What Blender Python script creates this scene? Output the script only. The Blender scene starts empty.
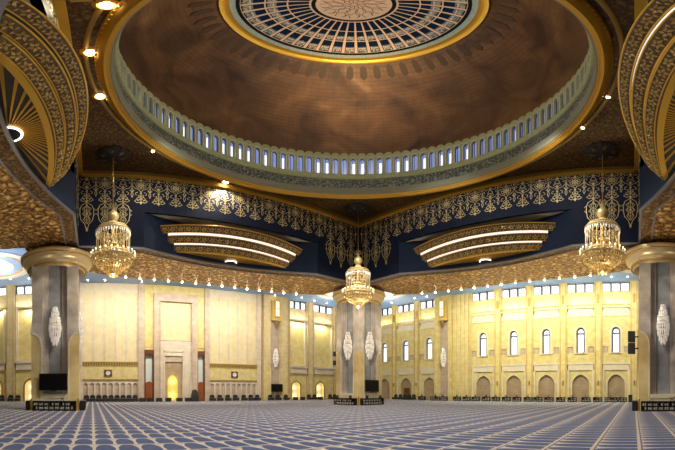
import bpy, bmesh, math, random
from math import sin, cos, tan, pi, sqrt, atan2, radians
from mathutils import Vector, Matrix
random.seed(7)
S = bpy.context.scene
COL = S.collection
EYE = 1.42                     # eye height over the carpet
CAMX, CAMY = 2.827, 2.148
D = 51.9                       # outer walls (X = D and Y = D)
DB = -21.9                     # the two outer walls behind the camera
W0, W1 = 1.8, 28.2             # inner faces of the raised square
ZC = 17.6                      # ceiling of the outer hall
ZS = EYE + 11.7                # gold soffit
ZU = EYE + 19.3                # ceiling of the raised square
DC = (15.1, 15.1)              # dome axis

# ------------------------------------------------------------------ helpers
class MB:
    """collects geometry, then links it as ONE mesh object"""
    def __init__(s, F=None):
        s.v = []; s.f = []; s.m = []; s.F = F or (lambda a, b, c: (a, b, c)); s.mi = 0
    def add(s, vs, fs):
        o = len(s.v)
        s.v += [s.F(*p) for p in vs]
        for f in fs:
            s.f.append([o+i for i in f]); s.m.append(s.mi)
    def quad(s, a, b, c, d): s.add([a, b, c, d], [(0, 1, 2, 3)])
    def tri(s, a, b, c): s.add([a, b, c], [(0, 1, 2)])
    def box(s, x0, x1, y0, y1, z0, z1):
        s.add([(x0,y0,z0),(x1,y0,z0),(x1,y1,z0),(x0,y1,z0),(x0,y0,z1),(x1,y0,z1),(x1,y1,z1),(x0,y1,z1)],
              [(0,3,2,1),(4,5,6,7),(0,1,5,4),(1,2,6,5),(2,3,7,6),(3,0,4,7)])
    def lathe(s, prof, n=32, cx=0, cy=0, a0=0, a1=2*pi, closed=False):
        full = abs(a1-a0-2*pi) < 1e-6
        m = n if full else n+1
        vs = []
        for i in range(m):
            a = a0+(a1-a0)*i/n
            for r, z in prof: vs.append((cx+r*cos(a), cy+r*sin(a), z))
        k = len(prof); fs = []
        for i in range(n):
            j = (i+1) % m
            for q in range(k-1 if not closed else k):
                q2 = (q+1) % k
                fs.append((i*k+q, j*k+q, j*k+q2, i*k+q2))
        s.add(vs, fs)
    def tube(s, pts, r, n=6, cap=True):
        pts = [Vector(p) for p in pts]
        vs = []; k = len(pts)
        rs = r if isinstance(r, (list, tuple)) else [r]*k
        for i, p in enumerate(pts):
            t = (pts[min(i+1, k-1)]-pts[max(i-1, 0)]).normalized()
            u = t.cross(Vector((0,0,1)))
            if u.length < 1e-3: u = t.cross(Vector((1,0,0)))
            u.normalize(); w = t.cross(u)
            for j in range(n):
                a = 2*pi*j/n
                vs.append(tuple(p+u*cos(a)*rs[i]+w*sin(a)*rs[i]))
        fs = [(i*n+j, i*n+(j+1)%n, (i+1)*n+(j+1)%n, (i+1)*n+j) for i in range(k-1) for j in range(n)]
        if cap: fs += [tuple(range(n))[::-1], tuple((k-1)*n+j for j in range(n))]
        s.add(vs, fs)
    def ball(s, c, r, n=10, m=6, sz=1.0):
        prof = [(r*sin(pi*i/m)+1e-5, c[2]+r*sz*cos(pi*i/m)) for i in range(m+1)]
        s.lathe(prof, n, c[0], c[1])
    def gem(s, c, r, h):
        x, y, z = c
        s.add([(x,y,z+h),(x+r,y,z),(x,y+r,z),(x-r,y,z),(x,y-r,z),(x,y,z-h)],
              [(0,1,2),(0,2,3),(0,3,4),(0,4,1),(5,2,1),(5,3,2),(5,4,3),(5,1,4)])
    def prism(s, poly, z0, z1):
        n = len(poly)
        s.add([(x,y,z0) for x,y in poly]+[(x,y,z1) for x,y in poly],
              [tuple(range(n))[::-1], tuple(range(n,2*n))]+[(i,(i+1)%n,n+(i+1)%n,n+i) for i in range(n)])
    def plate_poly(s, poly, d0, d1):
        """poly in (t,z), extruded from depth d0 to d1"""
        n = len(poly)
        s.add([(t,d0,z) for t,z in poly]+[(t,d1,z) for t,z in poly],
              [tuple(range(n))[::-1], tuple(range(n,2*n))]+[(i,(i+1)%n,n+(i+1)%n,n+i) for i in range(n)])
    def strip(s, pts, w, d, d0=None):
        """a flat ribbon of width w along (t,z) points on a wall, standing proud from d0 to d"""
        n = len(pts); L = []; R = []
        for i in range(n):
            a = pts[max(i-1,0)]; b = pts[min(i+1,n-1)]
            dx, dz = b[0]-a[0], b[1]-a[1]; l = sqrt(dx*dx+dz*dz) or 1
            nx, nz = -dz/l*w/2, dx/l*w/2
            L.append((pts[i][0]+nx, pts[i][1]+nz)); R.append((pts[i][0]-nx, pts[i][1]-nz))
        vs = [(t,d,z) for t,z in L]+[(t,d,z) for t,z in R]
        fs = [(i,i+1,n+i+1,n+i) for i in range(n-1)]
        if d0 is not None:
            vs += [(t,d0,z) for t,z in L]+[(t,d0,z) for t,z in R]
            fs += [(i,2*n+i,2*n+i+1,i+1) for i in range(n-1)]+[(n+i,n+i+1,3*n+i+1,3*n+i) for i in range(n-1)]
        s.add(vs, fs)
    def arch_plate(s, t0, t1, z0, z1, c, hw, zs, zt, d0, d1, pointed=True, n=10, back=False):
        """plate t0..t1 x z0..z1 between depths d0 and d1, with an arch-headed opening that starts at z0"""
        A = arch_pts(c, hw, z0, zs, zt, pointed, n)
        k = len(A)//2
        Lh = A[:k+1]; Rh = A[k:][::-1]
        for H, t in ((Lh, t0), (Rh, t1)):
            for i in range(len(H)-1):
                a, b = H[i], H[i+1]
                s.quad((t,d1,a[1]), (a[0],d1,a[1]), (b[0],d1,b[1]), (t,d1,b[1]))
                if back: s.quad((t,d0,a[1]), (a[0],d0,a[1]), (b[0],d0,b[1]), (t,d0,b[1]))
        s.quad((t0,d1,zt), (t1,d1,zt), (t1,d1,z1), (t0,d1,z1))
        for i in range(len(A)-1):
            a, b = A[i], A[i+1]
            s.quad((a[0],d0,a[1]), (b[0],d0,b[1]), (b[0],d1,b[1]), (a[0],d1,a[1]))
        s.quad((t0,d0,z0),(t0,d1,z0),(t0,d1,z1),(t0,d0,z1)); s.quad((t1,d0,z0),(t1,d1,z0),(t1,d1,z1),(t1,d0,z1))
        s.quad((t0,d0,z1),(t1,d0,z1),(t1,d1,z1),(t0,d1,z1))
    def build(s, name, mat, parent=None, smooth=False, fix=True):
        me = bpy.data.meshes.new(name)
        me.from_pydata(s.v, [], s.f)
        mats = mat if isinstance(mat, (list, tuple)) else [mat]
        for m in mats: me.materials.append(m)
        me.polygons.foreach_set('material_index', s.m)
        if fix:
            bm = bmesh.new(); bm.from_mesh(me)
            bmesh.ops.remove_doubles(bm, verts=bm.verts, dist=1e-5)
            bmesh.ops.recalc_face_normals(bm, faces=bm.faces)
            bm.to_mesh(me); bm.free()
        if smooth:
            me.polygons.foreach_set('use_smooth', [True]*len(me.polygons))
            me.set_sharp_from_angle(angle=radians(40))
        me.update()
        o = bpy.data.objects.new(name, me); COL.objects.link(o)
        if parent: o.parent = parent
        return o

def arch_pts(c, hw, z0, zs, zt, pointed=True, n=10):
    """left foot -> apex -> right foot"""
    L = [(c-hw, z0), (c-hw, zs)]
    h = zt-zs
    for i in range(1, n+1):
        u = i/n
        if pointed:
            a = u*pi/2*0.82
            x = hw*(1-(1-cos(a))/(1-cos(pi/2*0.82))); z = zs+h*sin(a)/sin(pi/2*0.82)
        else:
            a = u*pi/2; x = hw*cos(a); z = zs+h*sin(a)
        L.append((c-x, z))
    R = [(2*c-x, z) for x, z in L[:-1]][::-1]
    return L+R

def tag(o, label, cat, group=None):
    o['label'] = label; o['category'] = cat; o['kind'] = 'thing'
    if group: o['group'] = group
    return o
def thing(name, label, cat, loc=(0,0,0), rz=0, group=None):
    o = bpy.data.objects.new(name, None); COL.objects.link(o)
    o.location = loc; o.rotation_euler = (0,0,rz); o.empty_display_size = .2
    return tag(o, label, cat, group)
def dup(root, loc, rz=0, label=None):
    r = root.copy(); COL.objects.link(r); r.location = loc; r.rotation_euler = (0,0,rz)
    if label: r['label'] = label
    for ch in list(root.children):
        c = ch.copy(); COL.objects.link(c); c.parent = r
        for g in list(ch.children):
            d = g.copy(); COL.objects.link(d); d.parent = c
    return r
def structure(o):
    o['kind'] = 'structure'; return o
def struct_root(name):
    o = bpy.data.objects.new(name, None); COL.objects.link(o); o['kind'] = 'structure'; return o

# ------------------------------------------------------------------ materials
def new(name):
    m = bpy.data.materials.new(name); m.use_nodes = True
    n = m.node_tree.nodes; return m, n, m.node_tree.links, n['Principled BSDF']
def mat(name, c, rough=.6, metal=0., emit=None, es=0., spec=None):
    m, n, l, p = new(name)
    p.inputs['Base Color'].default_value = (*c, 1)
    p.inputs['Roughness'].default_value = rough
    p.inputs['Metallic'].default_value = metal
    if spec is not None: p.inputs['Specular IOR Level'].default_value = spec
    if emit:
        p.inputs['Emission Color'].default_value = (*emit, 1); p.inputs['Emission Strength'].default_value = es
    return m
def nd(n, t, **k):
    x = n.new(t)
    for a, b in k.items(): setattr(x, a, b)
    return x
def math_(n, l, op, a, b=None, c=None, clamp=False):
    x = n.new('ShaderNodeMath'); x.operation = op; x.use_clamp = clamp
    for i, v in enumerate((a, b, c)):
        if v is None: continue
        if isinstance(v, (int, float)): x.inputs[i].default_value = v
        else: l.new(v, x.inputs[i])
    return x.outputs[0]
def ramp(n, l, src, stops, interp='LINEAR'):
    r = n.new('ShaderNodeValToRGB'); r.color_ramp.interpolation = interp
    e = r.color_ramp.elements
    while len(e) < len(stops): e.new(.5)
    for i, (p, c) in enumerate(stops):
        e[i].position = p; e[i].color = (*c, 1)
    l.new(src, r.inputs[0]); return r.outputs[0]
def coords(n, l, scale=(1,1,1)):
    tc = n.new('ShaderNodeTexCoord'); mp = n.new('ShaderNodeMapping'); mp.inputs['Scale'].default_value = scale
    l.new(tc.outputs['Object'], mp.inputs[0]); return mp.outputs[0]
def bump(n, l, p, h, s=.4, dist=.05):
    b = n.new('ShaderNodeBump'); b.inputs['Strength'].default_value = s; b.inputs['Distance'].default_value = dist
    l.new(h, b.inputs['Height']); l.new(b.outputs[0], p.inputs['Normal'])

def noisy(name, stops, scale=2., detail=6, rough=.6, metal=0., b=0., stretch=(1,1,1), spec=None, dist=.05):
    m, n, l, p = new(name)
    t = nd(n, 'ShaderNodeTexNoise'); t.inputs['Scale'].default_value = scale; t.inputs['Detail'].default_value = detail
    l.new(coords(n, l, stretch), t.inputs['Vector'])
    l.new(ramp(n, l, t.outputs[0], stops), p.inputs['Base Color'])
    p.inputs['Roughness'].default_value = rough; p.inputs['Metallic'].default_value = metal
    if spec is not None: p.inputs['Specular IOR Level'].default_value = spec
    if b: bump(n, l, p, t.outputs[0], b, dist)
    return m

def gold_ornament(name, dark, mid, light, scale=1.6, rough=.38, metal=.55, b=.7):
    """carved and gilded surface: scrolls from warped voronoi edges"""
    m, n, l, p = new(name)
    co = coords(n, l)
    nz = nd(n, 'ShaderNodeTexNoise'); nz.inputs['Scale'].default_value = scale*.8; nz.inputs['Detail'].default_value = 3
    l.new(co, nz.inputs['Vector'])
    mx = nd(n, 'ShaderNodeMixRGB'); mx.inputs[0].default_value = .42; l.new(co, mx.inputs[1]); l.new(nz.outputs['Color'], mx.inputs[2])
    v = nd(n, 'ShaderNodeTexVoronoi', feature='DISTANCE_TO_EDGE'); v.inputs['Scale'].default_value = scale*2.2; l.new(mx.outputs[0], v.inputs['Vector'])
    v2 = nd(n, 'ShaderNodeTexVoronoi'); v2.inputs['Scale'].default_value = scale*5; l.new(mx.outputs[0], v2.inputs['Vector'])
    w = nd(n, 'ShaderNodeTexNoise'); w.inputs['Scale'].default_value = scale*4; w.inputs['Detail'].default_value = 6; w.inputs['Distortion'].default_value = 2.5
    l.new(co, w.inputs['Vector'])
    a = math_(n, l, 'MULTIPLY', v.outputs[0], 2.2, clamp=True)
    s = math_(n, l, 'ADD', math_(n, l, 'MULTIPLY', a, .45), math_(n, l, 'MULTIPLY', v2.outputs[0], .35))
    s = math_(n, l, 'ADD', s, math_(n, l, 'MULTIPLY', w.outputs[0], .55))
    l.new(ramp(n, l, s, [(.38, dark), (.62, mid), (.88, light)]), p.inputs['Base Color'])
    p.inputs['Roughness'].default_value = rough; p.inputs['Metallic'].default_value = metal
    bump(n, l, p, s, b, .08)
    return m

M = {}
M['gold'] = mat('gold', (.58,.31,.035), .36, .65)
M['gold_bright'] = mat('gold_bright', (.80,.47,.06), .32, .6)
M['gold_dull'] = mat('gold_dull', (.40,.26,.07), .5, .4)
M['gold_soffit'] = gold_ornament('gold_soffit', (.05,.022,.010), (.40,.21,.055), (.95,.66,.28), 1.5, b=1.0)
M['gold_border'] = gold_ornament('gold_border', (.045,.024,.012), (.17,.095,.035), (.36,.22,.08), 2.0)
M['silver_edge'] = mat('silver_edge', (.22,.22,.24), .4, .5)
M['navy'] = noisy('navy', [(.3,(.004,.009,.032)),(.7,(.007,.014,.044))], 1.2, rough=.6, spec=.25)
M['navy_band'] = noisy('navy_band', [(.3,(.009,.021,.056)),(.7,(.013,.027,.068))], 1.2, rough=.6, spec=.25)
M['pale'] = mat('pale', (.55,.50,.42), .6)
M['arabesque'] = mat('arabesque', (.82,.66,.30), .4, .3)
M['black'] = mat('black', (.012,.011,.011), .35)
M['black_matte'] = mat('black_matte', (.02,.018,.017), .7)
M['screen'] = mat('screen', (.004,.004,.005), .3, spec=.15)
M['wood'] = noisy('wood', [(.3,(.20,.045,.012)),(.7,(.38,.11,.03))], 3, rough=.35, stretch=(6,6,.7))
M['darkwood'] = noisy('darkwood', [(.3,(.09,.028,.012)),(.7,(.17,.06,.022))], 3, rough=.4, stretch=(6,6,.7))
M['crystal'] = mat('crystal', (.86,.84,.80), .15, .1, (1,.95,.88), .16)
M['crystal_gold'] = mat('crystal_gold', (.75,.55,.22), .2, .6)
M['chandelier_gold'] = mat('chandelier_gold', (.78,.60,.27), .28, .55)
M['band'] = noisy('band', [(.35,(.085,.05,.02)),(.65,(.15,.09,.036))], 9, rough=.5, metal=.25, b=.4)
M['flower'] = mat('flower', (.48,.32,.10), .4, .4)
M['molding'] = mat('molding', (.25,.24,.15), .6)
M['bulb'] = mat('bulb', (1,.9,.7), .5, 0, (1,.80,.50), 22)
M['spot_bulb'] = mat('spot_bulb', (1,.9,.7), .5, 0, (1,.84,.60), 30)
M['candle'] = mat('candle', (1,.9,.7), .5, 0, (1,.78,.42), 3)
M['cove'] = mat('cove', (1,1,1), .5, 0, (1,.92,.86), .95)
M['hub_glow'] = mat('hub_glow', (1,1,1), .5, 0, (1,.93,.84), 2.2)
M['pane'] = mat('pane', (.8,.85,.9), .2, 0, (.90,.94,1.0), 1.0)
M['pane_blue'] = mat('pane_blue', (.25,.35,.7), .2, 0, (.30,.42,.85), .5)
M['pane_white'] = mat('pane_white', (.8,.85,.9), .2, 0, (.92,.94,1.0), 1.1)
M['blueframe'] = mat('blueframe', (.045,.055,.20), .5)
M['dark_frame'] = mat('dark_frame', (.02,.022,.035), .5)
M['sage'] = noisy('sage', [(.3,(.36,.38,.17)),(.7,(.46,.47,.25))], 4, rough=.6)
M['white_trim'] = mat('white_trim', (.75,.70,.60), .5)
M['clock_face'] = mat('clock_face', (.80,.78,.70), .5)
M['screen_glass'] = mat('frosted', (.72,.82,.77), .25)
M['ceiling_blue'] = noisy('ceiling_blue', [(.3,(.20,.38,.68)),(.7,(.38,.50,.74))], .25, rough=.6)
M['ceiling_white'] = mat('ceiling_white', (.78,.76,.72), .6)
M['medallion'] = mat('medallion', (.72,.50,.34), .5)
M['medallion_line'] = mat('medallion_line', (.10,.04,.02), .5)
M['teal'] = noisy('teal', [(.3,(.22,.34,.34)),(.7,(.45,.52,.48))], 9, rough=.5)
M['panel_blue'] = mat('panel_blue', (.003,.016,.050), .7, spec=.1)
M['panel_teal'] = noisy('panel_teal', [(.35,(.06,.12,.15)),(.65,(.20,.29,.30))], 6, rough=.5)
M['panel_black'] = mat('panel_black', (.008,.011,.014), .7, spec=.1)
M['lattice'] = mat('lattice', (.80,.57,.40), .5)
M['fan_dark'] = mat('fan_dark', (.035,.025,.018), .6)
M['slot'] = mat('slot', (.012,.03,.026), .6)

def stone(name, c0, c1, joint=0, bx=1.2, bz=.6, rough=.45, axis='t'):
    """warm limestone with faint blocks"""
    m, n, l, p = new(name)
    co = coords(n, l)
    t = nd(n, 'ShaderNodeTexNoise'); t.inputs['Scale'].default_value = 1.3; t.inputs['Detail'].default_value = 7; l.new(co, t.inputs['Vector'])
    f = ramp(n, l, t.outputs[0], [(.3, c0), (.72, c1)])
    if joint:
        sp = nd(n, 'ShaderNodeSeparateXYZ'); l.new(co, sp.inputs[0])
        hor = math_(n, l, 'ADD', sp.outputs[0], sp.outputs[1])
        cb = nd(n, 'ShaderNodeCombineXYZ'); l.new(hor, cb.inputs[0]); l.new(sp.outputs[2], cb.inputs[1])
        b = nd(n, 'ShaderNodeTexBrick'); b.inputs['Scale'].default_value = 1; b.inputs['Brick Width'].default_value = bx; b.inputs['Row Height'].default_value = bz
        b.inputs['Mortar Size'].default_value = .012; b.inputs['Color1'].default_value = (1,1,1,1); b.inputs['Color2'].default_value = (.86,.86,.84,1); b.inputs['Mortar'].default_value = (.55,.5,.45,1)
        l.new(cb.outputs[0], b.inputs['Vector'])
        mx = nd(n, 'ShaderNodeMixRGB', blend_type='MULTIPLY'); mx.inputs[0].default_value = joint; l.new(f, mx.inputs[1]); l.new(b.outputs[0], mx.inputs[2]); f = mx.outputs[0]
    l.new(f, p.inputs['Base Color']); p.inputs['Roughness'].default_value = rough
    return m
M['yellow'] = stone('yellow', (.72,.55,.19), (.84,.71,.34), .5)
M['yellow_fine'] = stone('yellow_fine', (.70,.55,.19), (.84,.73,.36), .6, .35, .2)
M['cream'] = stone('cream', (.68,.52,.26), (.80,.66,.39), .5)
M['cream_panel'] = stone('cream_panel', (.75,.61,.34), (.83,.71,.45), .35, .9, 40)
M['pale_stone'] = stone('pale_stone', (.66,.55,.42), (.76,.67,.55), .4)
M['pink_stone'] = stone('pink_stone', (.50,.38,.28), (.64,.52,.41), .5)
M['ledge'] = stone('ledge', (.72,.62,.44), (.80,.72,.55), .2)
M['lattice_brown'] = stone('lattice_brown', (.40,.28,.17), (.52,.39,.26), .9, .22, .22)
M['marble'] = stone('marble', (.40,.36,.335), (.60,.55,.51), .55, 2.6, 1.7, .22)
M['marble_dark'] = stone('marble_dark', (.24,.26,.29), (.36,.38,.41), .35, 2.6, 1.7, .22)
M['beige'] = stone('beige', (.66,.50,.22), (.80,.64,.33), .3, 2.0, 1.2, .3)

def carpet():
    m, n, l, p = new('carpet')
    co = coords(n, l)
    sp = nd(n, 'ShaderNodeSeparateXYZ'); l.new(co, sp.inputs[0])
    CW, CH = .575, 1.17
    u = math_(n, l, 'SUBTRACT', math_(n, l, 'FRACT', math_(n, l, 'DIVIDE', sp.outputs[0], CW)), .5)
    v = math_(n, l, 'FRACT', math_(n, l, 'DIVIDE', math_(n, l, 'ADD', sp.outputs[1], .35), CH))
    au = math_(n, l, 'ABSOLUTE', u)
    # arch-shaped field: inside when v < top(u) and v > .07 and |u| < .42
    top = math_(n, l, 'SUBTRACT', .94, math_(n, l, 'MULTIPLY', math_(n, l, 'POWER', math_(n, l, 'DIVIDE', au, .43), 3.5), .42))
    i1 = math_(n, l, 'LESS_THAN', v, top); i2 = math_(n, l, 'GREATER_THAN', v, .06)
    side = math_(n, l, 'ADD', .395, math_(n, l, 'MULTIPLY', math_(n, l, 'SINE', math_(n, l, 'MULTIPLY', v, pi)), .04))
    i3 = math_(n, l, 'LESS_THAN', au, side)
    inside = math_(n, l, 'MULTIPLY', math_(n, l, 'MULTIPLY', i1, i2), i3)
    nz = nd(n, 'ShaderNodeTexNoise'); nz.inputs['Scale'].default_value = 9; nz.inputs['Detail'].default_value = 4; l.new(co, nz.inputs['Vector'])
    blue = ramp(n, l, nz.outputs[0], [(.3,(.010,.045,.150)),(.7,(.028,.085,.235))])
    pale = ramp(n, l, nz.outputs[0], [(.3,(.62,.51,.40)),(.7,(.80,.69,.56))])
    mx = nd(n, 'ShaderNodeMixRGB'); l.new(inside, mx.inputs[0]); l.new(pale, mx.inputs[1]); l.new(blue, mx.inputs[2])
    # the stripe between two rows: brown line
    ln = math_(n, l, 'MULTIPLY', math_(n, l, 'GREATER_THAN', v, .945), math_(n, l, 'LESS_THAN', v, .985))
    m2 = nd(n, 'ShaderNodeMixRGB'); l.new(ln, m2.inputs[0]); l.new(mx.outputs[0], m2.inputs[1]); m2.inputs[2].default_value = (.13,.09,.10,1)
    l.new(m2.outputs[0], p.inputs['Base Color'])
    p.inputs['Roughness'].default_value = .8
    p.inputs['Sheen Weight'].default_value = .2; p.inputs['Sheen Tint'].default_value = (.85,.75,.9,1)
    bump(n, l, p, inside, .25, .01)
    return m
M['carpet'] = carpet()

def dome_mat():
    """brown gilded dome: brick courses that follow the curve, in cylindrical coordinates"""
    m, n, l, p = new('dome_brown')
    tc = nd(n, 'ShaderNodeTexCoord'); sp = nd(n, 'ShaderNodeSeparateXYZ'); l.new(tc.outputs['Object'], sp.inputs[0])
    ang = math_(n, l, 'ARCTAN2', sp.outputs[1], sp.outputs[0])
    cb = nd(n, 'ShaderNodeCombineXYZ'); l.new(math_(n, l, 'MULTIPLY', ang, 96/(2*pi)), cb.inputs[0]); l.new(sp.outputs[2], cb.inputs[1])
    b = nd(n, 'ShaderNodeTexBrick'); b.offset = 0; b.inputs['Scale'].default_value = 1; b.inputs['Brick Width'].default_value = 1; b.inputs['Row Height'].default_value = .42
    b.inputs['Mortar Size'].default_value = .035; b.inputs['Color1'].default_value = (1,1,1,1); b.inputs['Color2'].default_value = (.9,.88,.85,1); b.inputs['Mortar'].default_value = (.55,.5,.45,1)
    l.new(cb.outputs[0], b.inputs['Vector'])
    t = nd(n, 'ShaderNodeTexNoise'); t.inputs['Scale'].default_value = .3; t.inputs['Detail'].default_value = 8; t.inputs['Distortion'].default_value = .8; l.new(tc.outputs['Object'], t.inputs['Vector'])
    c = ramp(n, l, t.outputs[0], [(.3,(.060,.028,.016)),(.48,(.14,.070,.034)),(.62,(.20,.105,.045)),(.75,(.30,.17,.085))])
    mx = nd(n, 'ShaderNodeMixRGB', blend_type='MULTIPLY'); mx.inputs[0].default_value = .55; l.new(c, mx.inputs[1]); l.new(b.outputs[0], mx.inputs[2])
    l.new(mx.outputs[0], p.inputs['Base Color'])
    p.inputs['Roughness'].default_value = .45; p.inputs['Metallic'].default_value = .25
    return m
M['dome'] = dome_mat()
M['ceiling_gold'] = gold_ornament('ceiling_gold', (.035,.018,.006), (.10,.052,.016), (.22,.125,.035), 2.4, .45, .4, .4)
M['frieze'] = None
def frieze_mat():
    m, n, l, p = new('frieze_letters')
    tc = nd(n, 'ShaderNodeTexCoord'); sp = nd(n, 'ShaderNodeSeparateXYZ'); l.new(tc.outputs['Object'], sp.inputs[0])
    ang = math_(n, l, 'MULTIPLY', math_(n, l, 'ARCTAN2', sp.outputs[1], sp.outputs[0]), 11.6)
    cb = nd(n, 'ShaderNodeCombineXYZ'); l.new(math_(n, l, 'MULTIPLY', ang, 1.0), cb.inputs[0]); l.new(math_(n, l, 'MULTIPLY', sp.outputs[2], 1.2), cb.inputs[1])
    nz = nd(n, 'ShaderNodeTexNoise'); nz.inputs['Scale'].default_value = 3.0; nz.inputs['Detail'].default_value = 2.5; l.new(cb.outputs[0], nz.inputs['Vector'])
    d = math_(n, l, 'ABSOLUTE', math_(n, l, 'SUBTRACT', nz.outputs[0], .5))
    w = math_(n, l, 'LESS_THAN', d, .035)
    c = ramp(n, l, w, [(0,(.045,.058,.045)),(1,(.27,.29,.22))])
    l.new(c, p.inputs['Base Color']); p.inputs['Roughness'].default_value = .5
    return m
M['frieze'] = frieze_mat()
#PART2
# ================================================================== SETTING
b = MB(); b.box(DB-.5, D+.5, DB-.5, D+.5, -.2, 0); structure(b.build('floor', M['carpet']))

# ---- outer ceiling: four slabs round the raised square
b = MB()
b.box(DB, D, 31, D+.3, ZC, ZC+.25); b.box(31, D+.3, DB, 31, ZC, ZC+.25)
b.box(DB, -1, DB, 31, ZC, ZC+.25); b.box(-1, 31, DB, -1, ZC, ZC+.25)
ceil_out = structure(b.build('ceiling_hall', M['ceiling_blue']))
# painted rings on the hall ceiling (white band with a gold line)
b = MB(); g = MB()
for (cx, cy, r) in ((-9.5, 43, 5.2), (38.5, 44, 3.2), (44, 38, 3.2), (43.5, 1.5, 4.4), (10.5, 44.5, 3.0)):
    b.lathe([(r, ZC-.002), (r, ZC-.10), (r-.9, ZC-.10), (r-.9, ZC-.002)], 48, cx, cy)
    b.lathe([(r*.55, ZC-.002), (r*.55, ZC-.08), (r*.1, ZC-.08), (.01, ZC-.08)], 40, cx, cy)
    g.lathe([(r-1.0, ZC-.002), (r-1.0, ZC-.07), (r-1.25, ZC-.07), (r-1.25, ZC-.002)], 48, cx, cy)
structure(b.build('plaster_ring', M['ceiling_white'], ceil_out)); structure(g.build('gilded_line', M['gold_bright'], ceil_out))

# ---- raised square: ceiling with the dome's round hole
b = MB(); RH = 11.95; N = 96
def sq_edge(a):
    dx, dy = cos(a), sin(a)
    t = min(((W1-DC[0])/dx if dx > 1e-9 else ((W0-DC[0])/dx if dx < -1e-9 else 1e9)),
            ((W1-DC[1])/dy if dy > 1e-9 else ((W0-DC[1])/dy if dy < -1e-9 else 1e9)))
    return (DC[0]+dx*t, DC[1]+dy*t)
corn = [atan2(y-DC[1], x-DC[0]) % (2*pi) for x in (W0, W1) for y in (W0, W1)]
angs = sorted(set([2*pi*i/N for i in range(N)]+corn))
for a0, a1 in zip(angs, angs[1:]+[angs[0]+2*pi]):
    e0, e1 = sq_edge(a0), sq_edge(a1)
    c0 = (DC[0]+RH*cos(a0), DC[1]+RH*sin(a0)); c1 = (DC[0]+RH*cos(a1), DC[1]+RH*sin(a1))
    b.quad((*c0,ZU),(*c1,ZU),(*e1,ZU),(*e0,ZU)); b.quad((*c0,ZU+.3),(*c1,ZU+.3),(*e1,ZU+.3),(*e0,ZU+.3))
ceil_up = structure(b.build('ceiling_square', M['ceiling_gold']))
# rim lines on it: a second ridge round the dome's ring, and gilded bands along the walls
b = MB(); b.lathe([(12.42,ZU-.002),(12.42,ZU-.12),(12.52,ZU-.16),(12.60,ZU-.12),(12.64,ZU-.002)], 128, *DC)
structure(b.build('ridge', M['gold_dull'], ceil_up, True))
b = MB()
for k in range(4):
    for s in (-1, 1):
        for q in range(15):
            o = s*(4.0+q*.62)
            lim = 13.1
            x = 15+o; y = W1-.75
            P = [(x-.22,y-.3),(x+.22,y-.3),(x+.22,y+.3),(x-.22,y+.3)]
            for _ in range(k): P = [(30-yy, xx) for xx, yy in P]
            if min(sqrt((px-DC[0])**2+(py-DC[1])**2) for px, py in P) < 12.8: continue
            if not any(max(p[i] for p in P) < 5 and max(p[1-i] for p in P) < 13 for i in (0,1)): continue
            b.prism(P, ZU-.05, ZU-.002)
structure(b.build('ceiling_panel', M['gold_dull'], ceil_up))

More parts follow.
